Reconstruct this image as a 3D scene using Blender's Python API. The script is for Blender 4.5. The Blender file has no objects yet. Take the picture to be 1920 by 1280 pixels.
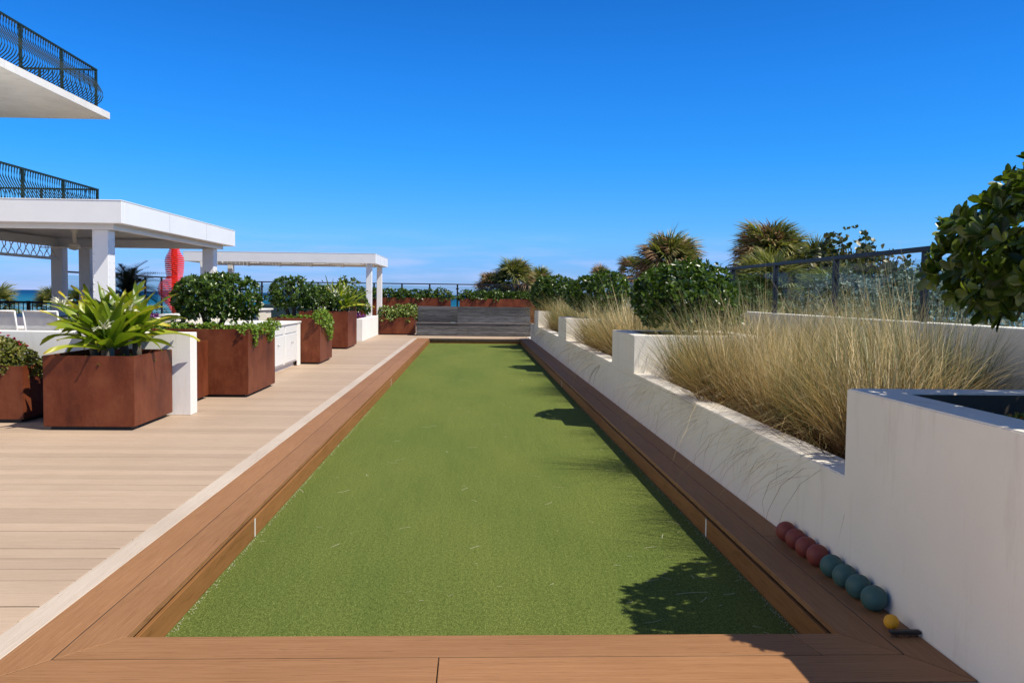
import bpy, bmesh, math, random
import numpy as np
from mathutils import Vector, Matrix
R = math.radians
rnd = random.Random(7)
rng = np.random.default_rng(11)
S = bpy.context.scene
COL = S.collection

# ------------------------------------------------------------------ camera, sky, sun, exposure
F = 1640.0
a = Vector((887 - 960, 553.3 - 640, F)).normalized()          # court axis seen from the camera
zz = a.cross(Vector((1, .0125, 0))).normalized()
if zz.y > 0: zz = -zz
xx = zz.cross(a) * -1
xx = a.cross(zz)
if xx.x < 0: xx = -xx
M = Matrix((xx, a, zz))                                        # camera coords (x right, y down, z forward) to world
right, down, fwd = M.col[0], M.col[1], M.col[2]
cam = bpy.data.cameras.new('camera'); camo = bpy.data.objects.new('camera', cam); COL.objects.link(camo)
rot = Matrix((right, -down, -fwd)).transposed()
camo.matrix_world = Matrix.Translation((0, 0, 1.31)) @ rot.to_4x4()
cam.sensor_width = 36; cam.lens = 36 * F / 1920; cam.clip_start = .05; cam.clip_end = 60000
S.camera = camo

SUN = Vector((.675, -.34, 1)).normalized()
w = bpy.data.worlds.new('World'); S.world = w; w.use_nodes = True
nt = w.node_tree; nt.nodes.clear()
def N(t, typ, **k):
    n = t.nodes.new(typ)
    for a_, v in k.items(): setattr(n, a_, v)
    return n
sky = N(nt, 'ShaderNodeTexSky', sky_type='NISHITA'); sky.sun_disc = False
sky.sun_elevation = math.asin(SUN.z); sky.sun_rotation = math.atan2(SUN.x, SUN.y)
sky.altitude = 0; sky.air_density = 1.0; sky.dust_density = 0.25; sky.ozone_density = 2.2
hs = N(nt, 'ShaderNodeHueSaturation'); hs.inputs['Saturation'].default_value = 1.22; hs.inputs['Value'].default_value = 1.0
# faint sea clouds low over the horizon, all the way round
tc = N(nt, 'ShaderNodeTexCoord'); mp = N(nt, 'ShaderNodeMapping'); mp.inputs['Scale'].default_value = (3, 3, 26)
nz = N(nt, 'ShaderNodeTexNoise'); nz.inputs['Scale'].default_value = 3.2; nz.inputs['Detail'].default_value = 6
cr = N(nt, 'ShaderNodeMapRange'); cr.inputs[1].default_value = .42; cr.inputs[2].default_value = .70
sp = N(nt, 'ShaderNodeSeparateXYZ')
lo = N(nt, 'ShaderNodeMapRange'); lo.inputs[1].default_value = .075; lo.inputs[2].default_value = .03
mul = N(nt, 'ShaderNodeMath', operation='MULTIPLY'); mul2 = N(nt, 'ShaderNodeMath', operation='MULTIPLY'); mul2.inputs[1].default_value = .6
mx = N(nt, 'ShaderNodeMix', data_type='RGBA'); mx.inputs[7].default_value = (5.2, 6.4, 10.6, 1)
bg = N(nt, 'ShaderNodeBackground'); bg.inputs['Strength'].default_value = .083
out = N(nt, 'ShaderNodeOutputWorld')
L = nt.links.new
L(tc.outputs['Generated'], mp.inputs[0]); L(mp.outputs[0], nz.inputs['Vector']); L(nz.outputs[0], cr.inputs[0])
L(tc.outputs['Generated'], sp.inputs[0]); L(sp.outputs[2], lo.inputs[0])
L(cr.outputs[0], mul.inputs[0]); L(lo.outputs[0], mul.inputs[1]); L(mul.outputs[0], mul2.inputs[0])
tint = N(nt, 'ShaderNodeValToRGB'); te = tint.color_ramp.elements      # polarised, deeply blue air: less red towards the zenith
for _ in range(6): te.new(.5)
for el_, (p_, c_) in zip(te, [(0, (.22, .37, .95)), (.038, (.19, .395, .92)), (.063, (.18, .43, .83)), (.15, (.095, .46, .875)), (.235, (.08, .453, .89)), (.304, (.075, .42, .81)), (.55, (.055, .25, .44)), (1, (.055, .19, .33))]): el_.position = p_; el_.color = (*c_, 1)
tm_ = N(nt, 'ShaderNodeMix', data_type='RGBA', blend_type='MULTIPLY'); tm_.inputs[0].default_value = 1; ts_ = N(nt, 'ShaderNodeVectorMath', operation='SCALE'); ts_.inputs['Scale'].default_value = 2.0
L(sp.outputs[2], tint.inputs[0]); L(hs.outputs[0], tm_.inputs[6]); L(tint.outputs[0], tm_.inputs[7]); L(tm_.outputs[2], ts_.inputs[0])
L(sky.outputs[0], hs.inputs['Color']); L(ts_.outputs[0], mx.inputs[6]); L(mul2.outputs[0], mx.inputs[0])
L(mx.outputs[2], bg.inputs[0]); L(bg.outputs[0], out.inputs[0])

sl = bpy.data.lights.new('sun', 'SUN'); sl.energy = 5.0; sl.angle = R(.5); sl.color = (1, .93, .79)
so = bpy.data.objects.new('sun', sl); COL.objects.link(so); so.rotation_euler = SUN.to_track_quat('Z', 'Y').to_euler(); so.location = (5, -5, 20)
S.view_settings.view_transform = 'Standard'; S.view_settings.look = 'None'
S.view_settings.gamma = 1; S.view_settings.use_curve_mapping = False; S.view_settings.exposure = 0.27
S.render.engine = 'CYCLES'; S.cycles.max_bounces = 8; S.cycles.transparent_max_bounces = 24

# ------------------------------------------------------------------ materials
MATS = {}
def nodemat(name):
    m = bpy.data.materials.new(name); m.use_nodes = True
    t = m.node_tree; b = t.nodes['Principled BSDF']
    MATS[name] = m
    return m, t, b
def ramp(t, stops, fac=None):
    r = N(t, 'ShaderNodeValToRGB'); e = r.color_ramp.elements
    while len(e) < len(stops): e.new(.5)
    for el, (p, c) in zip(e, stops): el.position = p; el.color = (*c, 1)
    if fac is not None: t.links.new(fac, r.inputs[0])
    return r
def noise(t, scale=1, detail=4, rough=.5, stretch=(1, 1, 1), coord='Object', loc=None):
    tcn = N(t, 'ShaderNodeTexCoord'); mpn = N(t, 'ShaderNodeMapping'); mpn.inputs['Scale'].default_value = stretch
    n = N(t, 'ShaderNodeTexNoise'); n.inputs['Scale'].default_value = scale; n.inputs['Detail'].default_value = detail; n.inputs['Roughness'].default_value = rough
    t.links.new(tcn.outputs[coord], mpn.inputs[0]); t.links.new(mpn.outputs[0], n.inputs['Vector'])
    if loc is not None: t.links.new(loc, mpn.inputs['Location'])
    return n
def bump(t, h, strength=.3, dist=.01, prev=None):
    b = N(t, 'ShaderNodeBump'); b.inputs['Strength'].default_value = strength; b.inputs['Distance'].default_value = dist
    t.links.new(h, b.inputs['Height'])
    if prev is not None: t.links.new(prev, b.inputs['Normal'])
    return b
def mixc(t, fac, c1, c2, mode='MIX'):
    m = N(t, 'ShaderNodeMix', data_type='RGBA', blend_type=mode)
    for sock, v in ((m.inputs[0], fac), (m.inputs[6], c1), (m.inputs[7], c2)):
        if hasattr(v, 'is_output'): t.links.new(v, sock)
        elif isinstance(v, (int, float)): sock.default_value = v
        else: sock.default_value = (*v, 1)
    return m.outputs[2]

def wood(name, cols, axis, scale=1.0, rough=.6, bstr=.35, knots=False, var=.25, line=.35):
    """boards: grain along axis, every board its own tone and its own grain"""
    m, t, b = nodemat(name)
    oi = N(t, 'ShaderNodeObjectInfo')
    st = [26, 26, 26]; st[axis] = 1.1
    cm = N(t, 'ShaderNodeCombineXYZ')
    k = N(t, 'ShaderNodeMath', operation='MULTIPLY'); k.inputs[1].default_value = 57.0
    t.links.new(oi.outputs['Random'], k.inputs[0])
    for i in range(3): t.links.new(k.outputs[0], cm.inputs[i])
    g = noise(t, 3.0 * scale, 6, .62, st, loc=cm.outputs[0])
    st2 = [5, 5, 5]; st2[axis] = .35
    wv = N(t, 'ShaderNodeTexWave', wave_type='BANDS', bands_direction='XYZ'[1 - axis if axis < 2 else 0]); wv.inputs['Scale'].default_value = 1.0; wv.inputs['Distortion'].default_value = 9; wv.inputs['Detail'].default_value = 3; wv.inputs['Detail Scale'].default_value = 1.4
    tcn = N(t, 'ShaderNodeTexCoord'); mpn = N(t, 'ShaderNodeMapping'); s3 = [34, 34, 34]; s3[axis] = 2.2; mpn.inputs['Scale'].default_value = s3
    t.links.new(tcn.outputs['Object'], mpn.inputs[0]); t.links.new(cm.outputs[0], mpn.inputs['Location']); t.links.new(mpn.outputs[0], wv.inputs['Vector'])
    big = noise(t, .9, 4, .6, (1, 1, 1))
    r = ramp(t, [(0.25, cols[0]), (.75, cols[1])], g.outputs[0])
    # thin dark grain lines
    ln = ramp(t, [(0.0, (0.38, .32, .28)), (.14, (1, 1, 1))], wv.outputs[0])
    c = mixc(t, line, r.outputs[0], ln.outputs[0], 'MULTIPLY')
    tone = ramp(t, [(0, (1 - var,) * 3), (1, (1.0, 1.0, 1.0))], oi.outputs['Random'])
    c = mixc(t, 1.0, c, tone.outputs[0], 'MULTIPLY')
    wear = ramp(t, [(.35, (.86, .84, .82)), (.65, (1, 1, 1))], big.outputs[0])
    c = mixc(t, .8, c, wear.outputs[0], 'MULTIPLY')
    t.links.new(c, b.inputs['Base Color']); b.inputs['Roughness'].default_value = rough; b.inputs['Specular IOR Level'].default_value = .15
    bb = bump(t, g.outputs[0], bstr, .002); bb = bump(t, wv.outputs[0], bstr * .6, .0015, bb.outputs[0])
    t.links.new(bb.outputs[0], b.inputs['Normal'])
    return m
PALE = ((.465, .345, .25), (.56, .43, .325))
BROWN = ((.295, .142, .060), (.385, .20, .095))
m_deck = wood('deck_board_tan', PALE, 0, var=.16, line=.22)
m_deckY = wood('deck_border_pale', ((.54, .45, .37), (.62, .53, .445)), 1, var=.05)
m_kerbY = wood('kerb_board_brown_long', BROWN, 1, var=.12, line=.4)
m_kerbX = wood('kerb_board_brown_cross', BROWN, 0, var=.16, line=.55)
m_fasc = wood('kerb_fascia_brown', ((.24, .108, .036), (.33, .155, .055)), 1, var=.12, bstr=.2)
m_fascX = wood('kerb_fascia_brown_cross', ((.24, .108, .036), (.33, .155, .055)), 0, var=.12, bstr=.2)
m_grey = wood('weathered_grey_wood', ((.04, .04, .045), (.29, .29, .30)), 0, scale=.8, rough=.8, var=.55, line=.6)

def plaster(name, col, dirt=.12, scale=1.0, b=.25):
    m, t, bs = nodemat(name)
    n1 = noise(t, 1.4 * scale, 6, .6); n2 = noise(t, 70, 3, .6); n3 = noise(t, 4, 7, .75, (1.3, 1.3, .22))
    r = ramp(t, [(.3, tuple(c * (1 - dirt) for c in col)), (.7, col)], n1.outputs[0])
    r2 = ramp(t, [(.30, (.80, .77, .72)), (.47, (1, 1, 1))], n3.outputs[0])
    c = mixc(t, .6, r.outputs[0], r2.outputs[0], 'MULTIPLY')
    vo = N(t, 'ShaderNodeTexVoronoi'); vo.inputs['Scale'].default_value = 3.1
    tcn = N(t, 'ShaderNodeTexCoord'); t.links.new(tcn.outputs['Object'], vo.inputs['Vector'])
    sp_ = ramp(t, [(.012, (.55, .5, .45)), (.03, (1, 1, 1))], vo.outputs['Distance'])
    c = mixc(t, .7, c, sp_.outputs[0], 'MULTIPLY')
    t.links.new(c, bs.inputs['Base Color']); bs.inputs['Roughness'].default_value = .85; bs.inputs['Specular IOR Level'].default_value = .2
    bb = bump(t, n2.outputs[0], b, .003); bb = bump(t, n1.outputs[0], .2, .01, bb.outputs[0])
    t.links.new(bb.outputs[0], bs.inputs['Normal'])
    return m
m_wall = plaster('stucco_white', (.86, .80, .70), .08)
m_wall2 = plaster('stucco_plain_white', (.82, .80, .76), .08)
m_conc = plaster('slab_underside', (.76, .74, .70), .15)
m_soil = plaster('soil', (.05, .035, .024), .5, 4, 1.0)
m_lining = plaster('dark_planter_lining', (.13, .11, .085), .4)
m_cream = plaster('cream_tile', (.66, .62, .52), .1)
m_stone = plaster('counter_stone', (.72, .71, .68), .1)

def plain(name, col, rough=.5, metal=0, var=0, bscale=0, spec=None):
    m, t, b = nodemat(name)
    b.inputs['Roughness'].default_value = rough; b.inputs['Metallic'].default_value = metal
    n = noise(t, 2.2, 5, .6)
    r = ramp(t, [(.3, tuple(c * (1 - var) for c in col)), (.7, col)], n.outputs[0])
    t.links.new(r.outputs[0], b.inputs['Base Color'])
    if bscale:
        n2 = noise(t, bscale, 3); bb = bump(t, n2.outputs[0], .3, .002); t.links.new(bb.outputs[0], b.inputs['Normal'])
    return m
m_pergola = plain('painted_aluminium_white', (.80, .80, .80), .38, 0, .05)
m_rail = plain('rail_dark_metal', (.016, .02, .028), .5, 0, .2)
m_rail.node_tree.nodes['Principled BSDF'].inputs['Specular IOR Level'].default_value = .3
m_green_iron = plain('wrought_iron_dark_green', (.010, .030, .028), .55, 0, .3)
m_green_iron.node_tree.nodes['Principled BSDF'].inputs['Specular IOR Level'].default_value = .25
m_black = plain('black_plastic', (.012, .012, .012), .5, 0, .2)
m_white = plain('white_paint', (.8, .8, .78), .4, 0, .05)
m_stripe = plain('white_stripe', (.72, .68, .62), .6, 0, .15)
m_red = plain('red_lacquer', (.85, .030, .014), .35, 0, .05)
m_redd = plain('red_lacquer_spine', (.36, .01, .01), .4, 0, .05)
m_bark = plain('bark', (.085, .065, .045), .9, 0, .5, 40)
m_palmbark = plain('palm_bark', (.17, .13, .09), .9, 0, .5, 30)
m_steel = plain('steel', (.5, .5, .5), .25, 1, .1)
m_teal = plain('dark_teal_cover', (.01, .04, .055), .6, 0, .3)
m_sand = plain('sand_grain', (.65, .6, .5), .8, 0, .3)
m_fan = plain('fan_cream', (.66, .62, .54), .4)

# corten / rust brown powder coat
m_rust, t, b = nodemat('corten_brown')
n1 = noise(t, 1.7, 6, .65); n2 = noise(t, 5, 7, .75, (1, 1, .35)); n3 = noise(t, 90, 3)
r = ramp(t, [(.28, (.075, .017, .007)), (.5, (.14, .034, .013)), (.75, (.20, .062, .026))], n1.outputs[0])
r2 = ramp(t, [(.34, (.55, .42, .36)), (.52, (1, 1, 1)), (.7, (1.15, 1.2, 1.25))], n2.outputs[0])
c = mixc(t, .75, r.outputs[0], r2.outputs[0], 'MULTIPLY')
t.links.new(c, b.inputs['Base Color']); b.inputs['Roughness'].default_value = .5; b.inputs['Specular IOR Level'].default_value = .22
bb = bump(t, n3.outputs[0], .12, .001); bb = bump(t, n1.outputs[0], .12, .02, bb.outputs[0]); t.links.new(bb.outputs[0], b.inputs['Normal'])

# turf
m_turf, t, b = nodemat('artificial_turf')
n1 = noise(t, 330, 2, .6, (1, .7, 1)); n2 = noise(t, 60, 4, .7, (1, .6, 1)); n3 = noise(t, 1.0, 6, .65, (1.2, .35, 1)); n4 = noise(t, 9, 4, .6, (5, .12, 1))
n5 = noise(t, 140, 3, .75)
r = ramp(t, [(.30, (.040, .060, .010)), (.5, (.140, .180, .042)), (.72, (.32, .36, .135))], n5.outputs[0])
rr = ramp(t, [(.34, (.5, .55, .4)), (.66, (1.25, 1.2, 1.15))], n1.outputs[0])
c = mixc(t, .8, r.outputs[0], rr.outputs[0], 'MULTIPLY')
rs = ramp(t, [(.36, (.68, .72, .6)), (.5, (1, 1, 1)), (.68, (1.35, 1.3, 1.35))], n2.outputs[0]); c = mixc(t, .9, c, rs.outputs[0], 'MULTIPLY')
r3 = ramp(t, [(.3, (.78, .86, .8)), (.7, (1.08, 1.04, 1.0))], n3.outputs[0])
c = mixc(t, 1.0, c, r3.outputs[0], 'MULTIPLY')
r4 = ramp(t, [(.35, (.90, .92, .88)), (.6, (1, 1, 1))], n4.outputs[0])
c = mixc(t, .8, c, r4.outputs[0], 'MULTIPLY')
t.links.new(c, b.inputs['Base Color']); b.inputs['Roughness'].default_value = .95; b.inputs['Specular IOR Level'].default_value = .08
bb = bump(t, n5.outputs[0], .8, .008); bb = bump(t, n1.outputs[0], .6, .004, bb.outputs[0]); t.links.new(bb.outputs[0], b.inputs['Normal'])

# leaf materials: tone varies from leaf to leaf
def leafmat(name, stops, rough=.35, trans=.25, tcol=None, objrand=False, grad=None, tone=False):
    m, t, b = nodemat(name)
    g = N(t, 'ShaderNodeNewGeometry'); oi = N(t, 'ShaderNodeObjectInfo')
    r = ramp(t, stops, oi.outputs['Random'] if objrand else g.outputs['Random Per Island'])
    if tone:
        an = N(t, 'ShaderNodeAttribute'); an.attribute_name = 'tone'; t.links.new(an.outputs['Fac'], r.inputs[0])
    c = r.outputs[0]
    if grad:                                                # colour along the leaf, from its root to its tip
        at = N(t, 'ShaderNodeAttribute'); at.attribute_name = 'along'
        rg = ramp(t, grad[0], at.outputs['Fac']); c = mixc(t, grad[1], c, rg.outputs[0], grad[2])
    t.links.new(c, b.inputs['Base Color']); b.inputs['Roughness'].default_value = rough
    n = noise(t, 60, 3); bb = bump(t, n.outputs[0], .15, .002); t.links.new(bb.outputs[0], b.inputs['Normal'])
    if trans:
        tr = N(t, 'ShaderNodeBsdfTranslucent'); ms = N(t, 'ShaderNodeMixShader'); ms.inputs[0].default_value = trans
        cc = mixc(t, 1.0, c, tcol or (1.5, 1.6, .6), 'MULTIPLY')
        t.links.new(cc, tr.inputs[0]); t.links.new(b.outputs[0], ms.inputs[1]); t.links.new(tr.outputs[0], ms.inputs[2])
        t.links.new(ms.outputs[0], t.nodes['Material Output'].inputs['Surface'])
    return m
G3 = lambda a_, b_, c_: [(0, a_), (.6, b_), (1, c_)]
m_bush = leafmat('glossy_bush_leaf', G3((.02, .045, .006), (.055, .105, .012), (.14, .21, .035)), .3, .25)
m_bushn = leafmat('near_bush_leaf', G3((.03, .055, .006), (.07, .11, .012), (.15, .19, .03)), .32, .3)
m_bushno = leafmat('near_bush_single_leaf', G3((.03, .055, .006), (.075, .115, .012), (.17, .20, .035)), .32, .3, objrand=True)
m_hedge = leafmat('yellow_green_leaf', G3((.05, .09, .015), (.19, .26, .05), (.42, .46, .14)), .4, .25)
m_trail = leafmat('bright_trailing_leaf', G3((.08, .15, .02), (.19, .30, .03), (.33, .43, .07)), .45, .3)
m_flower = leafmat('red_flower', G3((.28, .01, .03), (.45, .02, .06), (.5, .05, .1)), .5, .3, (1, 1, 1))
m_crown = leafmat('crown_of_thorns_leaf', G3((.05, .065, .010), (.15, .165, .025), (.27, .22, .05)), .4, .2)
m_purple = leafmat('purple_leaf', G3((.06, .01, .07), (.15, .02, .16), (.26, .06, .24)), .4, .2, (1, 1, 1))
m_crinum = leafmat('crinum_leaf', G3((.09, .155, .010), (.23, .30, .02), (.44, .44, .05)), .38, .3, objrand=True,
                   grad=([(0, (.75, .9, .6)), (.75, (1, 1, 1)), (.93, (1.3, 1.05, .6)), (1, (1.0, .45, .25))], .8, 'MULTIPLY'))
m_cream_f = leafmat('cream_petal', G3((.62, .62, .42), (.72, .72, .55), (.8, .8, .66)), .5, .3, (1, 1, 1))
m_palm = leafmat('palm_frond_green', G3((.05, .075, .018), (.125, .145, .04), (.24, .24, .10)), .5, .25, grad=([(0, (.8, .9, .7)), (.5, (1, 1, .9)), (.8, (1.9, 1.6, 1.5))], .8, 'MULTIPLY'))
m_palmd = leafmat('palm_frond_dry', G3((.16, .075, .03), (.30, .17, .075), (.50, .40, .24)), .7, .2, (1, 1, 1))
m_cycad = leafmat('cycad_frond_dark', G3((.012, .02, .008), (.03, .04, .015), (.09, .065, .03)), .4, .1)
m_grape = leafmat('sea_grape_leaf', G3((.03, .045, .012), (.075, .09, .025), (.13, .10, .035)), .4, .25)
m_silver = leafmat('silver_shrub_leaf', G3((.06, .085, .06), (.16, .20, .15), (.36, .40, .34)), .5, .2, (1, 1, 1))
m_dune = leafmat('dune_shrub_leaf', G3((.03, .05, .012), (.08, .115, .03), (.17, .2, .07)), .5, .2)
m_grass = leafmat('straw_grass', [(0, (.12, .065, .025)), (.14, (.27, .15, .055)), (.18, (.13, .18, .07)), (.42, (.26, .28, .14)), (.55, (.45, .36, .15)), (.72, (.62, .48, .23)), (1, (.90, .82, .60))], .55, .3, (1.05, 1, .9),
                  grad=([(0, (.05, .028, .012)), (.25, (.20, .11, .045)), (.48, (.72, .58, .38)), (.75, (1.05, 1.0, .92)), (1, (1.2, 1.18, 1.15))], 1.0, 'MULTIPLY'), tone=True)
m_litter = leafmat('dry_straw', G3((.42, .38, .25), (.6, .56, .4), (.72, .7, .55)), .6, .1, (1, 1, 1))

# clear railing glass
m_glass, t, b = nodemat('railing_glass')
t.nodes.remove(b)
gl = N(t, 'ShaderNodeBsdfGlossy'); gl.inputs['Roughness'].default_value = .01; gl.inputs['Color'].default_value = (.9, .95, 1, 1)
tr = N(t, 'ShaderNodeBsdfTransparent'); tr.inputs[0].default_value = (.80, .89, .90, 1)
fr = N(t, 'ShaderNodeFresnel'); fr.inputs[0].default_value = 1.33
ms = N(t, 'ShaderNodeMixShader')
fk = N(t, 'ShaderNodeMath', operation='MULTIPLY'); fk.inputs[1].default_value = .4; t.links.new(fr.outputs[0], fk.inputs[0])
ge = N(t, 'ShaderNodeNewGeometry'); kb_ = N(t, 'ShaderNodeMath', operation='SUBTRACT'); kb_.inputs[0].default_value = 1; t.links.new(ge.outputs['Backfacing'], kb_.inputs[1])   # only the outer face of a pane reflects
fm = N(t, 'ShaderNodeMath', operation='MULTIPLY'); t.links.new(fk.outputs[0], fm.inputs[0]); t.links.new(kb_.outputs[0], fm.inputs[1]); t.links.new(fm.outputs[0], ms.inputs[0]); t.links.new(tr.outputs[0], ms.inputs[1]); t.links.new(gl.outputs[0], ms.inputs[2])
t.links.new(ms.outputs[0], t.nodes['Material Output'].inputs['Surface'])
# sling mesh of the chairs
m_sling, t, b = nodemat('white_sling_mesh')
b.inputs['Base Color'].default_value = (.62, .66, .66, 1); b.inputs['Roughness'].default_value = .6; b.inputs['Alpha'].default_value = .55
n1 = noise(t, 8, 3); rr = ramp(t, [(.3, (.55, .6, .6)), (.7, (.66, .7, .7))], n1.outputs[0]); t.links.new(rr.outputs[0], b.inputs['Base Color'])
# sea
m_sea, t, b = nodemat('sea_water')
tcn = N(t, 'ShaderNodeTexCoord'); sx = N(t, 'ShaderNodeSeparateXYZ'); t.links.new(tcn.outputs['Object'], sx.inputs[0])
n1 = noise(t, .004, 5, .6, (1, 4, 1)); n2 = noise(t, .25, 4, .6, (1, 2.5, 1)); n3 = noise(t, .03, 5, .7, (.5, 4, 1))
mr = N(t, 'ShaderNodeMapRange'); mr.inputs[1].default_value = 350; mr.inputs[2].default_value = 2300; t.links.new(sx.outputs[1], mr.inputs[0])
r = ramp(t, [(0, (.02, .165, .235)), (.45, (.006, .095, .19)), (1, (.003, .045, .13))], mr.outputs[0])
rv = ramp(t, [(.35, (.7, .75, .8)), (.65, (1.1, 1.1, 1.05))], n1.outputs[0])
c = mixc(t, .9, r.outputs[0], rv.outputs[0], 'MULTIPLY')
mr2 = N(t, 'ShaderNodeMapRange'); mr2.inputs[1].default_value = 560; mr2.inputs[2].default_value = 420; t.links.new(sx.outputs[1], mr2.inputs[0])
fo = N(t, 'ShaderNodeMath', operation='MULTIPLY'); rf = ramp(t, [(.52, (0, 0, 0)), (.6, (1, 1, 1))], n3.outputs[0]); t.links.new(rf.outputs[0], fo.inputs[0]); t.links.new(mr2.outputs[0], fo.inputs[1])
c = mixc(t, fo.outputs[0], c, (.6, .68, .68))
t.links.new(c, b.inputs['Base Color']); b.inputs['Roughness'].default_value = .5; b.inputs['Specular IOR Level'].default_value = .12
bb = bump(t, n2.outputs[0], .6, .4); t.links.new(bb.outputs[0], b.inputs['Normal'])
m_ground = plaster('dune_ground', (.16, .15, .09), .5, .3, 1.0)

# ------------------------------------------------------------------ object helpers
ORG = {}
def link(name, me, mat=None, parent=None, loc=(0, 0, 0)):
    if mat is not None and len(me.materials) == 0: me.materials.append(mat)
    o = bpy.data.objects.new(name, me); COL.objects.link(o)
    o.location = loc
    if parent is not None: o.parent = parent
    return o
def origin(parent):
    p = Vector((0, 0, 0))
    while parent is not None: p = p + Vector(parent.location); parent = parent.parent
    return p
def tag(o, label=None, cat=None, group=None, kind=None):
    if label: o['label'] = label
    if cat: o['category'] = cat
    if group: o['group'] = group
    if kind: o['kind'] = kind
    return o
def thing(name, label, cat, loc, group=None, rz=0):
    o = bpy.data.objects.new(name, None); COL.objects.link(o); o.location = loc; o.rotation_euler.z = rz; o.empty_display_size = .2
    return tag(o, label, cat, group)
def mesh_np(name, V, Fc, smooth=False, along=None):
    """V (n,3), Fc (m,3 or 4) arrays"""
    V = np.asarray(V, np.float32); Fc = np.asarray(Fc, np.int32)
    me = bpy.data.meshes.new(name); k = Fc.shape[1]
    me.vertices.add(len(V)); me.vertices.foreach_set('co', V.ravel())
    me.loops.add(Fc.size); me.loops.foreach_set('vertex_index', Fc.ravel())
    me.polygons.add(len(Fc)); me.polygons.foreach_set('loop_start', np.arange(0, Fc.size, k, dtype=np.int32))
    me.polygons.foreach_set('loop_total', np.full(len(Fc), k, np.int32))
    if smooth: me.polygons.foreach_set('use_smooth', np.ones(len(Fc), bool))
    me.update(calc_edges=True)
    if along is not None:
        at = me.attributes.new('along', 'FLOAT', 'POINT'); at.data.foreach_set('value', np.asarray(along, np.float32).ravel())
    return me
class BM:
    """collects shapes in world coordinates and links them as one mesh"""
    def __init__(s): s.b = bmesh.new()
    def box(s, x0, x1, y0, y1, z0, z1, bev=0, seg=1):
        g = bmesh.ops.create_cube(s.b, size=1)
        for v in g['verts']: v.co = Vector(((x0 + x1) / 2 + v.co.x * (x1 - x0), (y0 + y1) / 2 + v.co.y * (y1 - y0), (z0 + z1) / 2 + v.co.z * (z1 - z0)))
        if bev:
            es = list({e for v in g['verts'] for e in v.link_edges})
            bmesh.ops.bevel(s.b, geom=es, offset=bev, segments=seg, affect='EDGES', profile=.5)
        return s
    def prism(s, poly, z0, z1, bev=0, axis='Z'):
        f = {'Z': lambda p, h: (p[0], p[1], h), 'X': lambda p, h: (h, p[0], p[1]), 'Y': lambda p, h: (p[0], h, p[1])}[axis]
        lo_ = [s.b.verts.new(f(p, z0)) for p in poly]; hi = [s.b.verts.new(f(p, z1)) for p in poly]
        n = len(poly); fs = [s.b.faces.new(lo_[::-1]), s.b.faces.new(hi)]
        for i in range(n): fs.append(s.b.faces.new((lo_[i], lo_[(i + 1) % n], hi[(i + 1) % n], hi[i])))
        bmesh.ops.recalc_face_normals(s.b, faces=fs)
        if bev: bmesh.ops.bevel(s.b, geom=list({e for f_ in fs for e in f_.edges}), offset=bev, segments=1, affect='EDGES')
        return s
    def tube(s, pts, r, n=8, cap=True):
        pts = [Vector(p) for p in pts]; rs = r if isinstance(r, (list, tuple)) else [r] * len(pts)
        rings = []; up = Vector((0, 0, 1))
        for i, p in enumerate(pts):
            d = (pts[min(i + 1, len(pts) - 1)] - pts[max(i - 1, 0)]).normalized()
            u = d.cross(up)
            if u.length < .01: u = Vector((1, 0, 0))
            u.normalize(); v = d.cross(u)
            rings.append([s.b.verts.new(p + (u * math.cos(2 * math.pi * k / n) + v * math.sin(2 * math.pi * k / n)) * rs[i]) for k in range(n)])
        for A, B in zip(rings, rings[1:]):
            for k in range(n):
                f = s.b.faces.new((A[k], A[(k + 1) % n], B[(k + 1) % n], B[k])); f.smooth = True
        if cap: s.b.faces.new(rings[0][::-1]); s.b.faces.new(rings[-1])
        return s
    def lathe(s, prof, c, n=24, sx=1, sy=1):
        rings = [[s.b.verts.new((c[0] + r_ * sx * math.cos(2 * math.pi * k / n), c[1] + r_ * sy * math.sin(2 * math.pi * k / n), c[2] + z_)) for k in range(n)] for r_, z_ in prof]
        for A, B in zip(rings, rings[1:]):
            for k in range(n):
                f = s.b.faces.new((A[k], A[(k + 1) % n], B[(k + 1) % n], B[k])); f.smooth = True
        s.b.faces.new(rings[0][::-1]); s.b.faces.new(rings[-1])
        return s
    def done(s, name, mat, parent=None, at=None, **tg):
        bmesh.ops.recalc_face_normals(s.b, faces=s.b.faces[:])
        p = origin(parent)
        loc = Vector(at) if at is not None else Vector((0, 0, 0))
        me = bpy.data.meshes.new(name)
        base = p if parent is not None else Vector((0, 0, 0))
        bmesh.ops.translate(s.b, verts=s.b.verts[:], vec=-(base + loc if parent is not None else loc))
        s.b.to_mesh(me); s.b.free()
        o = link(name, me, mat, parent, loc)
        return tag(o, **tg)
def inst(name, me, parent, world):                           # a piece that shares its mesh, set down at a world position
    o = bpy.data.objects.new(name, me); COL.objects.link(o); o.parent = parent; o.location = Vector(world) - origin(parent)
    return o
def copy_tree(o, parent=None):
    c = o.copy(); COL.objects.link(c); c.parent = parent
    for ch in o.children: copy_tree(ch, c)
    return c

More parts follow.
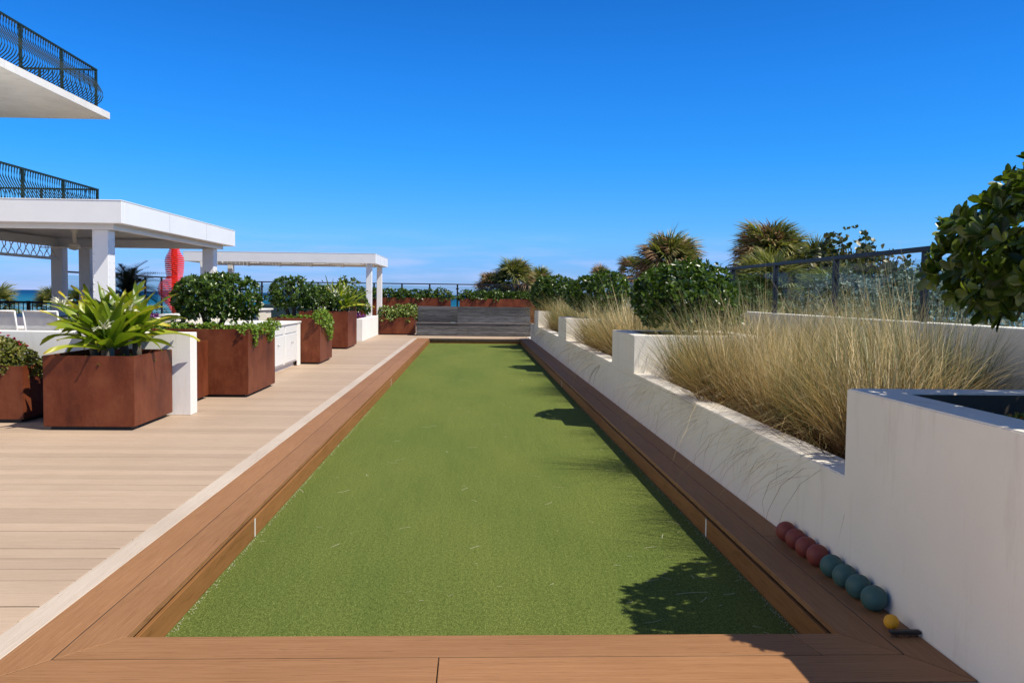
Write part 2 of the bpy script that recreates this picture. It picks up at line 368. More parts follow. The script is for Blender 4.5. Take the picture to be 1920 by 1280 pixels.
# ------------------------------------------------------------------ foliage helpers
def rv(n):
    v = rng.normal(size=(n, 3)); return v / np.linalg.norm(v, axis=1, keepdims=True)
def nrm(v): return v / np.maximum(np.linalg.norm(v, axis=1, keepdims=True), 1e-6)
OV = np.array([(0, 0, 0), (.30, -.36, .05), (.30, 0, -.03), (.30, .36, .05), (.68, -.48, .04), (.68, 0, -.02), (.68, .48, .04), (.9, -.3, 0), (.9, 0, -.03), (.9, .3, 0), (1, 0, -.05)], float)
OVF = np.array([(0, 1, 2), (0, 2, 3), (1, 4, 2), (2, 4, 5), (2, 5, 6), (2, 6, 3), (4, 7, 5), (5, 7, 8), (5, 8, 9), (5, 9, 6), (7, 10, 8), (8, 10, 9)])
SM = np.array([(0, 0, 0), (.5, -.5, .06), (.5, 0, -.02), (.5, .5, .06), (1, 0, -.04)], float)
SMF = np.array([(0, 1, 2), (0, 2, 3), (1, 4, 2), (2, 4, 3)])
def leaves(P, D, U, Ln, Wd, tpl=(SM, SMF)):
    """place a leaf template at P, pointing along D, upper face towards U"""
    T, Fc = tpl; D = nrm(D); W = nrm(np.cross(D, U)); U2 = np.cross(W, D); n = len(P)
    Ln = np.broadcast_to(Ln, (n,)); Wd = np.broadcast_to(Wd, (n,))
    V = P[:, None] + D[:, None] * (T[None, :, 0:1] * Ln[:, None, None]) + W[:, None] * (T[None, :, 1:2] * Wd[:, None, None]) + U2[:, None] * (T[None, :, 2:3] * Ln[:, None, None])
    Fa = (Fc[None] + (np.arange(n) * len(T))[:, None, None]).reshape(-1, 3)
    return V.reshape(-1, 3), Fa
def lump(dirs, amp, seed, freq=2.2):                          # uneven outline of a crown
    r_ = np.random.default_rng(seed); s_ = np.zeros(len(dirs))
    for k in range(7):
        v = r_.normal(size=3) * freq; s_ += np.sin(dirs @ v + r_.uniform(0, 6.3)) / 7 ** .5
    return 1 + amp * s_
def rosettes(c, rad, n, per, ln, wd, amp=.1, seed=1, lowcut=-1.0, tpl=(SM, SMF), inner=.35, spread=.9):
    """crown of leaf rosettes: twig tips over an uneven ellipsoid, each with a whorl of leaves"""
    d = rv(n); d = d[d[:, 2] > lowcut]; n = len(d)
    rr_ = np.where(rng.random(n) < inner, rng.uniform(.5, .9, n), rng.uniform(.88, 1.03, n)) * lump(d, amp, seed)
    tip = c + d * rr_[:, None] * rad
    ax = nrm(nrm(d / np.array(rad)) * .8 + np.array([0, 0, .45]) + rng.normal(size=(n, 3)) * .35)
    P = np.repeat(tip, per, 0); A = np.repeat(ax, per, 0)
    rad_ = nrm(np.cross(A, rv(n * per)))
    D = nrm(A * rng.uniform(.25, 1.1, (n * per, 1)) + rad_ * spread)
    U = A + .3 * rng.normal(size=(n * per, 3))
    k = rng.uniform(.7, 1.15, n * per)
    return P - A * .15 * ln * rng.random((n * per, 1)), D, U, ln * k, wd * k
def leafobj(name, args, mat, parent, tpl=(SM, SMF), kind=None):
    V, Fa = leaves(*args, tpl=tpl); V = V - np.array(origin(parent)) if parent is not None else V
    o = link(name, mesh_np(name, V, Fa, smooth=True), mat, parent)
    if kind: o['kind'] = kind
    return o

# ================================================================== SETTING
# sea and ground
me = mesh_np('sea', [(-30000, 120, 0), (30000, 120, 0), (30000, 30000, 0), (-30000, 30000, 0)], [(0, 1, 2, 3)])
o = link('sea', me, m_sea, loc=(0, 0, -6.2)); tag(o, 'deep blue ocean reaching the horizon beyond the terrace railing', 'sea', kind='structure')
n_ = 40; xs = np.linspace(-90, 90, n_); ys = np.linspace(-60, 130, n_)
XX, YY = np.meshgrid(xs, ys); ZZ = -4.5 + .5 * np.sin(XX * .21 + 1) * np.cos(YY * .17) - np.clip((YY - 95) / 12, 0, 3)
V = np.stack([XX, YY, ZZ], -1).reshape(-1, 3); I = np.arange(n_ * n_).reshape(n_, n_)
Fc = np.stack([I[:-1, :-1], I[:-1, 1:], I[1:, 1:], I[1:, :-1]], -1).reshape(-1, 4)
tag(link('dune_ground', mesh_np('dune_ground', V, Fc, True), m_ground), 'low sandy dune ground around the raised terrace', 'ground', kind='structure')

# podium under the deck, with the sunk court
PB = BM()
PB.box(-13.6, -1.314, -8, 38.4, -4.6, -.045); PB.box(1.464, 4.2, -8, 38.4, -4.6, -.045)
PB.box(-1.314, 1.464, -8, 3.288, -4.6, -.045); PB.box(-1.314, 1.464, 26.442, 38.4, -4.6, -.045); PB.box(-1.314, 1.464, 3.288, 26.442, -4.6, -.19)
podium = PB.done('podium', m_wall2, None, kind='structure', label='white concrete podium carrying the deck and court', cat='podium')

# turf
tv = [(-1.284, 3.32, 0), (1.464, 3.32, 0), (1.464, 26.41, 0), (-1.284, 26.41, 0)]
turf = BM().box(-1.291, 1.441, 3.303, 26.415, -.185, -.15).done('turf', m_turf, None, kind='structure', label='flat green artificial turf of the bocce court', cat='turf')

for i_, (a0, a1, b0, b1) in enumerate(((-13.59, -1.315, -8, 38.39), (1.465, 1.759, -8, 27.9), (-1.3149, 1.4649, -8, 3.28), (-1.3149, 1.4649, 26.45, 38.39))):
    BM().box(a0, a1, b0, b1, -.0445, -.0405).done('dark_gap_sheet', m_black, podium)  # added black sheet under the boards, stands in for shade in their gaps
# deck of cross boards
deck = thing('deck', 'tan composite deck boards laid across beside the court', 'deck', (-6, 10, 0)); deck['kind'] = 'structure'; del deck['category']
X0, X1 = -13.5, -1.785
bm_ = BM(); pitch = .1665
bm_.b.free()
m_edge = plain('board_gap_shade', (.14, .085, .055), .9, 0, .3)  # shade of the board gaps, put into the colour of the side faces
def board_mesh(x0, x1, wy, name='plank', th=.03, bev=.002):
    B = BM(); B.box(x0, x1, -wy / 2, wy / 2, -th, 0, bev)
    for f in B.b.faces:
        f.normal_update(); f.material_index = int(name == 'plank' and abs(f.normal.y) > .9)  # long sides take the painted gap shade
    me = bpy.data.meshes.new(name); B.b.to_mesh(me); B.b.free(); return me
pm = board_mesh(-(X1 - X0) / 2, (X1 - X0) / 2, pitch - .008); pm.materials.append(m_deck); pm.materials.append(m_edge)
ny = 0
y = 3.401 - pitch * 20
while y < 37.9:
    if y < 28.05 or True: inst('plank', pm, deck, ((X0 + X1) / 2, y, rnd.uniform(-.0012, .0008)))
    y += pitch; ny += 1
# boards beyond the bench and before the court
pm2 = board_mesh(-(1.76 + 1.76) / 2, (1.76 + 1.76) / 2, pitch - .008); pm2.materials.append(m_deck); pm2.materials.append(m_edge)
for k in range(11): inst('plank', pm2, deck, (-.01, 26.375 + pitch * (k + .5), rnd.uniform(-.001, .001)))
BM().box(-1.782, -1.664, 2.765, 26.37, -.03, .001, .003).done('border_plank', m_deckY, deck)
BM().box(-1.66, 1.75, 2.766, 2.876, -.03, .001, .003).done('border_plank', m_deckY, deck)
BM().box(-1.78, 1.75, -8, 2.76, -.045, -.002).done('near_deck', m_deck, deck)
BM().box(-1.285, 1.75, 28.28, 38.3, -.045, -.002).done('far_deck', m_deck, deck)

# court kerb: two brown boards a side, mitred at the near corners, fascia below a shadow gap
kerb = thing('court_kerb', 'brown composite kerb boards framing the sunken green court', 'kerb', (0, 3.2, 0)); kerb['kind'] = 'structure'; del kerb['category']
TH = .026
def kb(poly, mat, name='plank'):
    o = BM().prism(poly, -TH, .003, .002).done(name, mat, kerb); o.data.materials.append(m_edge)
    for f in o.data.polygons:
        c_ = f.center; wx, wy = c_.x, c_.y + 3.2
        if abs(f.normal.z) < .3 and min(abs(wx + 1.3), abs(wx - 1.45), abs(wy - 3.31)) > .004: f.material_index = 1  # joint sides painted dark as gap shade, court edges left plain
    return o
G_ = .0035
def ylen(x0, x1, cuts, ynear0, ynear1, yend, mat):
    ys_ = [None] + cuts + [yend]
    for i in range(len(ys_) - 1):
        y1_ = ys_[i + 1] - (G_ / 2 if i < len(ys_) - 2 else 0)
        if i == 0: kb([(x0, ynear0), (x1, ynear1), (x1, y1_), (x0, y1_)], mat)
        else: kb([(x0, ys_[i] + G_ / 2), (x1, ys_[i] + G_ / 2), (x1, y1_), (x0, y1_)], mat)
ylen(-1.660, -1.4845, [6.1, 10.9, 15.8, 20.6], 2.884, 3.107, 26.37, m_kerbY)
ylen(-1.4785, -1.300, [4.95 + 2.5, 12.3, 17.2, 22.0], 3.111, 3.313, 26.37, m_kerbY)
ylen(1.450, 1.6065, [6.9, 11.7, 16.6, 21.5], 3.313, 3.111, 26.37, m_kerbY)
ylen(1.6125, 1.757, [4.7, 9.6, 14.4, 19.3, 24.1], 3.107, 2.884, 26.37, m_kerbY)
kb([(-1.476, 3.1105), (1.30, 3.1105), (1.25, 3.310), (-1.297, 3.310)], m_kerbX)
kb([(1.304, 3.1105), (1.6035, 3.1105), (1.446, 3.310), (1.254, 3.310)], m_kerbX)
kb([(-1.656, 2.880), (-.113, 2.880), (-.113, 3.1035), (-1.480, 3.1035)], m_kerbX)
kb([(-.109, 2.880), (1.753, 2.880), (1.6075, 3.1035), (-.109, 3.1035)], m_kerbX)
for x_, sgn in ((-1.300, 1), (1.450, -1)):
    ys_ = [3.32, 5.245, 7.2, 11.4, 14.0, 18.9, 23.7, 26.4] if sgn > 0 else [3.32, 5.245, 9.4, 14.0, 18.9, 23.7, 26.4]
    for p, q in zip(ys_, ys_[1:]):
        xa, xb = sorted((x_ - sgn * .012, x_ + sgn * .010 - sgn * .020))
        BM().box(x_ - .012 if sgn > 0 else x_ - .006, x_ + .006 if sgn > 0 else x_ + .012, p + .003, q - .003, -.17, -.040, .002).done('fascia_plank', m_fasc, kerb)
    for ym in ((5.245, 14.0) if sgn > 0 else (5.245, 14.0)):
        BM().box(x_ + (.0061 if sgn > 0 else -.0085), x_ + (.0085 if sgn > 0 else -.0061), ym - .012, ym + .012, -.15, -.042).done('stripe', m_stripe, kerb)
BM().box(-1.285, 1.447, 26.416, 26.44, -.17, -.06, .002).done('fascia_plank', m_fascX, kerb)
BM().box(-1.285, 1.447, 3.29, 3.302, -.17, -.04, .002).done('fascia_plank', m_fascX, kerb)

# ================================================================== right: white stepped planter wall
WX, WT, ZL, ZT = 1.76, .19, .48, .895
blocks = [(-4.5, -3.05), (2.56, 4.02), (9.47, 10.95), (16.47, 17.93), (23.52, 24.98)]
wallt = thing('planter_wall', 'long white stucco wall with taller square planter blocks, right of the court', 'wall', (WX, 10, 0))
edges_ = [-8.0] + [v for b_ in blocks for v in b_] + [26.55]
for p, q in zip(edges_[::2], edges_[1::2]):
    B = BM(); B.prism([(WX, p), (WX + WT, p), (WX + WT, q), (WX, q)], -.02, ZL)
    es = [e for e in B.b.edges if all(v.co.z > ZL - .01 for v in e.verts) and abs(e.verts[0].co.x - e.verts[1].co.x) < .01]
    bmesh.ops.bevel(B.b, geom=es, offset=.006, segments=2, affect='EDGES'); B.done('low_wall', m_wall, wallt)
for p, q in blocks:
    bx_ = WX + 1.44; b2 = bmesh.new(); rings = []
    vo = [(WX, p), (bx_, p), (bx_, q), (WX, q)]; vi = [(WX + WT, p + WT), (bx_ - WT, p + WT), (bx_ - WT, q - WT), (WX + WT, q - WT)]
    for pts, z_ in ((vo, -.02), (vo, ZL), (vo, ZT), (vi, ZT), (vi, ZT - .3)): rings.append([b2.verts.new((*v_, z_)) for v_ in pts])
    for A_, B_ in zip(rings, rings[1:]):
        for k in range(4): b2.faces.new((A_[k], A_[(k + 1) % 4], B_[(k + 1) % 4], B_[k]))
    b2.faces.new(rings[0][::-1]); b2.faces.new(rings[-1]); bmesh.ops.recalc_face_normals(b2, faces=b2.faces[:])
    es = [e for e in b2.edges if all(v.co.z > ZL - .01 for v in e.verts) and max(v.co.z for v in e.verts) > ZL + .01 and not all(abs(v.co.z - ZT + .3) < .01 for v in e.verts)]
    bmesh.ops.bevel(b2, geom=es, offset=.006, segments=2, affect='EDGES')
    for f in b2.faces:
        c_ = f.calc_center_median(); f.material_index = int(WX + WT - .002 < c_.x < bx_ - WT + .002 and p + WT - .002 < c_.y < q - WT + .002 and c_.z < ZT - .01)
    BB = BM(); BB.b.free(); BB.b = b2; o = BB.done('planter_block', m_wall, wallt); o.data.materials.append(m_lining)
    BM().box(WX + WT + .003, bx_ - WT - .003, p + WT + .003, q - WT - .003, ZT - .299, ZT - .105).done('soil', m_soil, wallt)
BM().box(WX + WT + .002, 3.9, -8, 26.5, -.02, .36).done('bed_soil', m_soil, wallt)
backw = thing('parapet_wall', 'white parapet wall carrying the glass railing behind the tall grass', 'wall', (4.0, 15, 0))
BM().box(3.92, 4.12, -8, 38.3, -.02, 1.12, .006).done('wall_body', m_wall, backw)

# ---------------- glass railings
def railing(name, label, p0, p1, z0, zt, sp_, group=None, start=0.0):
    """posts, top rail, glass panes with clips"""
    p0 = Vector((*p0, z0)); p1 = Vector((*p1, z0)); d = (p1 - p0); Lh = d.length; d.normalize(); n = Vector((-d.y, d.x, 0))
    th_ = thing(name, label, 'railing', p0)
    horiz = abs(d.x) > .5
    def bxd(s0, s1, o0, o1, za, zb, bev=0):
        A = p0 + d * s0 + n * o0; B_ = p0 + d * s1 + n * o1
        return BM().box(min(A.x, B_.x), max(A.x, B_.x), min(A.y, B_.y), max(A.y, B_.y), za, zb, bev)
    bxd(0, Lh, -.03, .03, zt - .045, zt, .008).done('top_rail', m_rail, th_)
    s = start; poles = []
    while s < Lh: poles.append(s); s += sp_
    first = bxd(poles[0] - .035, poles[0] + .035, -.025, .025, z0, zt - .046, .004).done('post', m_rail, th_)
    fclip = None
    posts = [first]
    for s in poles[1:]:
        c_ = first.copy(); COL.objects.link(c_); c_.location = first.location + d * (s - poles[0]); posts.append(c_)
    for i, s in enumerate(poles):
        for zc in (z0 + .1, zt - .22):
            if i == 0:
                bxd(s - .065, s + .065, -.02, .02, zc - .03, zc + .03, .004).done('clip', m_rail, posts[0])
            else:
                k_ = [c2 for c2 in posts[0].children][0 if zc < (z0 + zt) / 2 else 1].copy(); COL.objects.link(k_); k_.parent = posts[i]
    for s0, s1 in zip(poles, poles[1:]):
        bxd(s0 + .045, s1 - .045, -.005, .005, z0 + .055, zt - .11).done('pane', m_glass, th_)
    return th_
railing('glass_railing', 'dark metal railing with clear panes on the right parapet wall', (4.0, .8), (4.0, 37.9), 1.121, 1.79, 1.92, start=.9 + 0.14)
railing('glass_railing', 'dark metal and glass railing across the far sea end', (-10.35, 38.0), (3.95, 38.0), 0.0, 1.79, 1.195, start=.11)
railing('glass_railing', 'dark metal and glass railing on the far left beyond the pergola', (-10.4, 22.4), (-10.4, 37.9), 0.0, 1.80, 1.45, start=.12)

# ================================================================== topiary bushes on the white blocks
def trunk(parent, c, z0, z1, r0=.045, n=3, mat=None, sway=.08):
    B = BM()
    for k in range(n):
        a_ = rnd.uniform(0, 6.28); q = .0 if n == 1 else .05
        top = Vector((c[0] + math.cos(a_) * sway * 3 * (n > 1), c[1] + math.sin(a_) * sway * 3 * (n > 1), z1))
        b0 = Vector((c[0] + math.cos(a_) * q, c[1] + math.sin(a_) * q, z0)); mid = b0.lerp(top, .5) + Vector((rnd.uniform(-sway, sway) * .4, rnd.uniform(-sway, sway) * .4, 0))
        B.tube([b0, mid, top], [r0, r0 * .8, r0 * .45], 7)
    return B.done('trunk', mat or m_bark, parent)
def bush(name, label, c, rad, z0, n, per, ln, wd, mat, seed, group=None, lowcut=-.75, tpl=(SM, SMF), amp=.1, tn=3, cat='shrub'):
    t_ = thing(name, label, cat, (c[0], c[1], z0), group)
    trunk(t_, c, z0, c[2], n=tn)
    A = rosettes(np.array(c), np.array(rad), n, per, ln, wd, amp, seed, lowcut, tpl)
    leafobj('foliage', A, mat, t_, tpl)
    return t_
GB = 'clipped bushes on the white planter blocks'
bush('topiary_bush', 'clipped glossy bush on the second white planter block, nearest but one', (2.5, 10.2, 1.30), (.60, .62, .43), .78, 1900, 6, .075, .036, m_bush, 3, GB, amp=.09)
bush('topiary_bush', 'clipped glossy bush on the third white planter block', (2.5, 17.2, 1.33), (.60, .62, .46), .78, 1300, 6, .08, .04, m_bush, 4, GB, amp=.09)
bush('topiary_bush', 'clipped glossy bush on the farthest white planter block', (2.3, 24.3, 1.38), (.68, .65, .48), .78, 1100, 6, .09, .045, m_bush, 5, GB, amp=.1)
# near bush: its large leaves are single parts
nb = thing('topiary_bush', 'large glossy bush cut by the right edge, on the nearest white planter block', 'shrub', (2.47, 3.2, .77), GB)
cN = np.array((2.57, 3.24, 1.52)); rN = np.array((.58, .86, .42))
trunk(nb, cN, .77, 1.4, .035, 4)
P, D, U, Ln_, Wd_ = rosettes(cN, rN, 1450, 7, .078, .037, .11, 8, -.62, (OV, OVF), spread=1.0)
dist = np.linalg.norm(P - np.array((0, 0, 1.31)), axis=1); vis = (P[:, 0] / np.maximum(P[:, 1], .1) < .75)
order = np.argsort(dist + (~vis) * 10)
near, rest = order[:290], order[290:]
leafobj('foliage', (P[rest], D[rest], U[rest], Ln_[rest], Wd_[rest]), m_bushn, nb, (OV, OVF), kind='stuff')
LM = []
for k in range(5):
    T_ = OV.copy(); T_[:, 1] *= .5; T_[:, 2] += -.12 * k / 4 * T_[:, 0] ** 2
    T_[:, 1] *= .9 + .06 * k
    mm = mesh_np('leaf', T_, OVF, True); mm.materials.append(m_bushno); LM.append(mm)
onb = origin(nb)
for i in near:
    d_ = Vector(D[i]).normalized(); w_ = d_.cross(Vector(U[i])).normalized(); u_ = w_.cross(d_)
    o = bpy.data.objects.new('leaf', LM[i % 5]); COL.objects.link(o); o.parent = nb
    mt = Matrix((d_, w_, u_)).transposed().to_4x4(); mt.translation = Vector(P[i]) - onb
    o.matrix_local = mt @ Matrix.Diagonal((Ln_[i], Wd_[i] * 2, Ln_[i], 1))
# low plants inside the nearest block
A = rosettes(np.array((2.5, 3.38, .80)), np.array((.5, .42, .05)), 620, 6, .032, .013, .2, 9, 0)
tg_ = leafobj('groundcover', A, leafmat('red_green_groundcover', G3((.08, .16, .03), (.20, .24, .06), (.55, .12, .03)), .5, .2), None); tag(tg_, 'sparse red and green ground plants in the nearest white block', 'plants', kind='stuff')

# ================================================================== straw grass beds
def grass(name, label, clumps, blades, Lh, wd, seed, lean=(0, 0)):
    r_ = np.random.default_rng(seed); Vs = []; nseg = 6
    C_ = np.repeat(np.array([c for c in clumps], float), blades, 0); n = len(C_)
    hscale = C_[:, 3]; nc = len(clumps); ct_ = np.repeat(r_.random(nc), blades); cl_ = np.repeat(r_.normal(0, .2, (nc, 2)), blades, 0)
    phi = r_.uniform(0, 2 * np.pi, n); rr_ = r_.uniform(0, .13, n) ** .8
    base = C_[:, :3] + np.stack([np.cos(phi) * rr_, np.sin(phi) * rr_, 0 * rr_], 1)
    phi2 = phi + r_.normal(0, 1.0, n)
    tilt = np.abs(r_.normal(.36, .40, n)); tilt = np.where(r_.random(n) < .21, r_.uniform(.7, 1.4, n), tilt)  # outer blades hang far out
    L_ = Lh * hscale * np.where(r_.random(n) < .03, r_.uniform(1.05, 1.25, n), r_.uniform(.5, 1.05, n)); curl = np.where(r_.random(n) < .35, r_.uniform(-.2, .5, n), r_.uniform(.5, 2.0, n)) * (.5 + tilt * .6)
    dx = np.cos(phi2) ; dy = np.sin(phi2)
    pts = [base]; p = base.copy()
    for s in range(nseg):
        ang = tilt + curl * ((s + .5) / nseg) ** 1.6
        step = np.stack([np.sin(ang) * dx + lean[0] * s / nseg * .25 + cl_[:, 0], np.sin(ang) * dy + lean[1] * s / nseg * .25 + cl_[:, 1], np.cos(ang)], 1)
        p = p + step * (L_ / nseg)[:, None] + r_.normal(0, .009, (n, 3)); pts.append(p)
    pts = np.stack(pts, 1)                                     # n, nseg+1, 3
    side = np.stack([-np.sin(phi2 + .6), np.cos(phi2 + .6), 0 * phi2], 1) * (wd * r_.uniform(.6, 1.2, n))[:, None]
    wprof = np.array([.9, 1, 1, .9, .7, .45, .12])
    A_ = pts - side[:, None] * wprof[None, :, None] / 2; B_ = pts + side[:, None] * wprof[None, :, None] / 2
    V = np.stack([A_, B_], 2).reshape(-1, 3); k = nseg + 1
    f = np.array([(2 * s, 2 * s + 1, 2 * s + 3, 2 * s + 2) for s in range(nseg)])
    Fa = (f[None] + (np.arange(n) * 2 * k)[:, None, None]).reshape(-1, 4)
    al = np.broadcast_to(np.repeat(np.linspace(0, 1, k), 2)[None], (n, 2 * k))
    # keep blades out of the solid walls: lift what sinks below the bed
    me_ = mesh_np(name, V, Fa, False, al); tn = np.clip(.17 + ct_ * .42 + r_.random(n) * .62 - .20, .17, 1); tn = np.where(tilt > .85, r_.uniform(0, .15, n) + .5 * (r_.random(n) < .25), tn)
    at = me_.attributes.new('tone', 'FLOAT', 'POINT'); at.data.foreach_set('value', np.repeat(tn, 2 * k).astype(np.float32))
    o = link(name, me_, m_grass); tag(o, label, 'grass', kind='stuff')
    return o
def bedclumps(y0, y1, xs_, step, hs_=(.72, 1.1), skip=None):
    out_ = []; y_ = y0
    row = 0
    while y_ < y1:
        for x_ in xs_:
            X_ = x_ + rnd.uniform(-.10, .10) ; Y_ = y_ + rnd.uniform(-.12, .12) + (.25 if row % 2 else 0) * (x_ > 2.5)
            if Y_ > y1 or (skip and skip(X_, Y_)): continue
            out_.append((X_, Y_, .36, rnd.uniform(*hs_)))
        y_ += step; row += 1
    return out_
c1 = bedclumps(4.55, 9.1, (2.20, 2.85, 3.45), .50, skip=lambda x, y_: (x > 3.1 and y_ < 6.2) or (x > 2.6 and y_ < 4.9))
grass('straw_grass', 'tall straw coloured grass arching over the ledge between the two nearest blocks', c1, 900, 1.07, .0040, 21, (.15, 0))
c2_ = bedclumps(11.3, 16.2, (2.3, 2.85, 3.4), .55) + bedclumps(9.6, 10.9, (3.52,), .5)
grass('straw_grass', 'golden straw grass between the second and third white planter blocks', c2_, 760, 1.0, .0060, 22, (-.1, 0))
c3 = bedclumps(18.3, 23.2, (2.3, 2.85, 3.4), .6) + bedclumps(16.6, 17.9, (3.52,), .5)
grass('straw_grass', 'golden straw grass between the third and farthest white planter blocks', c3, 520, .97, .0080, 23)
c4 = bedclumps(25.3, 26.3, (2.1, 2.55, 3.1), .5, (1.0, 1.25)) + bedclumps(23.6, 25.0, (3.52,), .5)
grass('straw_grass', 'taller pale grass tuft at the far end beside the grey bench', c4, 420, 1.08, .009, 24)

# ================================================================== bocce balls
m_balls = {}
for nm, col in (('red', (.24, .045, .03)), ('green', (.05, .125, .11)), ('yellow', (.85, .40, .015))):
    m_balls[nm] = plain('bocce_' + nm, col, .62, 0, .3, 300)
def ball(x, y_, r_, col, label, grp):
    B = BM(); bmesh.ops.create_uvsphere(B.b, u_segments=40, v_segments=24, radius=r_)
    for f in B.b.faces: f.smooth = True
    # fine engraved rings
    for v in B.b.verts:
        zc = v.co.z / r_
        if abs(abs(zc) - .56) < .04: v.co *= .992
    bmesh.ops.rotate(B.b, verts=B.b.verts[:], cent=(0, 0, 0), matrix=Matrix.Rotation(rnd.uniform(0, 3), 3, 'X') @ Matrix.Rotation(rnd.uniform(0, 3), 3, 'Y'))
    me = bpy.data.meshes.new('bocce_ball'); B.b.to_mesh(me); B.b.free()
    o = link('bocce_ball', me, m_balls[col], loc=(x, y_, r_ + .0028)); tag(o, label, 'ball', grp)
GBL = 'bocce balls in a row against the white wall'
for (x, y_, c, l) in ((1.704, 4.60, 'red', 'red bocce ball farthest from the yellow one, at the far end of the row'),
                      (1.703, 4.455, 'red', 'second red bocce ball from the far end of the row'),
                      (1.700, 4.305, 'red', 'third red bocce ball from the far end of the row'),
                      (1.704, 4.165, 'red', 'red bocce ball touching the green ones'),
                      (1.704, 3.995, 'green', 'green bocce ball touching the red ones'),
                      (1.703, 3.850, 'green', 'second green bocce ball after the red ones'),
                      (1.702, 3.705, 'green', 'third green bocce ball after the red ones'),
                      (1.702, 3.555, 'green', 'green bocce ball right behind the small yellow ball')):
    ball(x, y_, .054, c, l, GBL)
ball(1.680, 3.355, .029, 'yellow', 'small yellow target ball at the near end of the row', None)
bs = thing('brush', 'flat black brush lying on the kerb before the yellow ball', 'brush', (1.70, 3.30, .003))
BM().box(1.636, 1.757, 3.262, 3.290, .014, .028, .004).done('back', m_black, bs)
B = BM()
for k in range(60):
    x = rnd.uniform(1.637, 1.75); y_ = rnd.uniform(3.264, 3.288); B.tube([(x, y_, .014), (x + rnd.uniform(-.004, .004), y_ - rnd.uniform(0, .014), .0035)], .0006, 3, False)
B.done('bristles', m_black, bs, kind='stuff')

# ================================================================== bench
bt = thing('bench', 'long weathered grey slatted wooden bench at the far end of the court', 'bench', (.04, 28.1, 0))
BX0, BX1, BY = -1.80, 1.87, 27.98
xm = -.50
for k in range(5):                                             # front slats
    z0_ = .015 + k * .076
    for xa, xb in ((BX0, xm - .0015), (xm + .0015, BX1)): BM().box(xa, xb, BY, BY + .03, z0_, z0_ + .069, .003).done('front_slat', m_grey, bt)
for k in range(4):                                             # seat slats
    y0_ = BY - .02 + k * .125
    for xa, xb in ((BX0 - .02, xm + .3985), (xm + .4015, BX1)): BM().box(xa, xb, y0_, y0_ + .118, .392, .42, .003).done('seat_slat', m_grey, bt)
for k in range(5):                                             # back slats, leaning a little
    z0_ = .43 + k * .1015
    yb = BY + .468 + k * .0175
    for xa, xb in ((BX0 + .02, xm - .0015), (xm + .0015, BX1)): BM().box(xa, xb, yb, yb + .03, z0_, z0_ + .097, .003).done('back_slat', m_grey, bt)
BM().box(BX0 + .01, BX1 - .01, BY + .0305, BY + .032, .0, .391).done('backing_board', m_grey, bt)
BM().prism([(BY + .506, .425), (BY + .592, .93), (BY + .600, .93), (BY + .514, .425)], BX0 + .03, BX1 - .01, axis='X').done('backing_board', m_grey, bt)
for xc in (BX0 + .05, xm, BX1 - .05):
    BM().box(xc - .04, xc + .04, BY + .032, BY + .46, .0, .39).prism([(BY + .46, 0), (BY + .62, 0), (BY + .62, .92), (BY + .585, .92), (BY + .505, .43), (BY + .46, .39)], xc - .04, xc + .04, axis='X').done('frame', m_grey, bt)

# ================================================================== rust planters
def planter(label, x0, x1, y0, y1, zt, group='rust brown metal planters', soil=.1, foot=.035):
    t_ = thing('rust_planter', label, 'planter', ((x0 + x1) / 2, (y0 + y1) / 2, 0), group)
    w_ = .022
    B = BM()
    B.b.free(); b2 = bmesh.new()
    vo = [(x0, y0), (x1, y0), (x1, y1), (x0, y1)]; vi = [(x0 + w_, y0 + w_), (x1 - w_, y0 + w_), (x1 - w_, y1 - w_), (x0 + w_, y1 - w_)]
    rings = []
    for pts, z_ in ((vo, foot), (vo, zt), (vi, zt), (vi, zt - soil - .05)): rings.append([b2.verts.new((p[0], p[1], z_)) for p in pts])
    for A_, B_ in zip(rings, rings[1:]):
        for k in range(4): b2.faces.new((A_[k], A_[(k + 1) % 4], B_[(k + 1) % 4], B_[k]))
    b2.faces.new(rings[0][::-1]); b2.faces.new(rings[3])
    bmesh.ops.recalc_face_normals(b2, faces=b2.faces[:])
    bmesh.ops.bevel(b2, geom=[e for e in b2.edges], offset=.004, segments=2, affect='EDGES')
    BB = BM(); BB.b.free(); BB.b = b2; BB.done('shell', m_rust, t_)
    BM().box(x0 + .05, x1 - .05, y0 + .05, y1 - .05, .001, foot + .01).done('foot', m_black, t_)
    BM().box(x0 + w_ + .002, x1 - w_ - .002, y0 + w_ + .002, y1 - w_ - .002, zt - soil - .04, zt - soil).done('soil', m_soil, t_)
    return t_
PA = planter('large rust brown planter in front, holding the spiky yellow green plant', -4.0, -3.165, 8.31, 9.36, .70)
planter('low rust brown planter at the left edge under the red flowered shrub', -5.7, -4.40, 8.75, 9.36, .56)
planter('short rust planter squeezed between the white wall and the taller rust planter', -4.0, -3.265, 9.62, 10.95, .715)
planter('tall rust planter under the big rounded glossy bush', -4.05, -2.79, 11.0, 12.48, .85)
planter('tall rust planter at the far end of the white counter, trailing bright green', -3.78, -2.81, 16.24, 17.62, .85)
planter('rust planter with spiky leaves, next to the white purple topped bed', -4.1, -2.95, 20.82, 22.4, .88)
planter('low rust planter with yellow green hedge left of the grey bench', -3.05, -1.88, 28.32, 29.1, .565)
planter('raised rust planter box with hedge behind the bench, left of the sea gap', -5.1, -.94, 36.6, 37.3, 1.17)
planter('raised rust planter box with hedge behind the bench, right of the sea gap', -.56, 3.6, 36.6, 37.3, 1.17)
# plinth that lifts the two far boxes
tag(BM().box(-5.05, 3.55, 36.65, 37.25, -.002, .033).done('plinth', m_wall2, None), 'white plinth strip below the raised rust boxes', 'plinth')

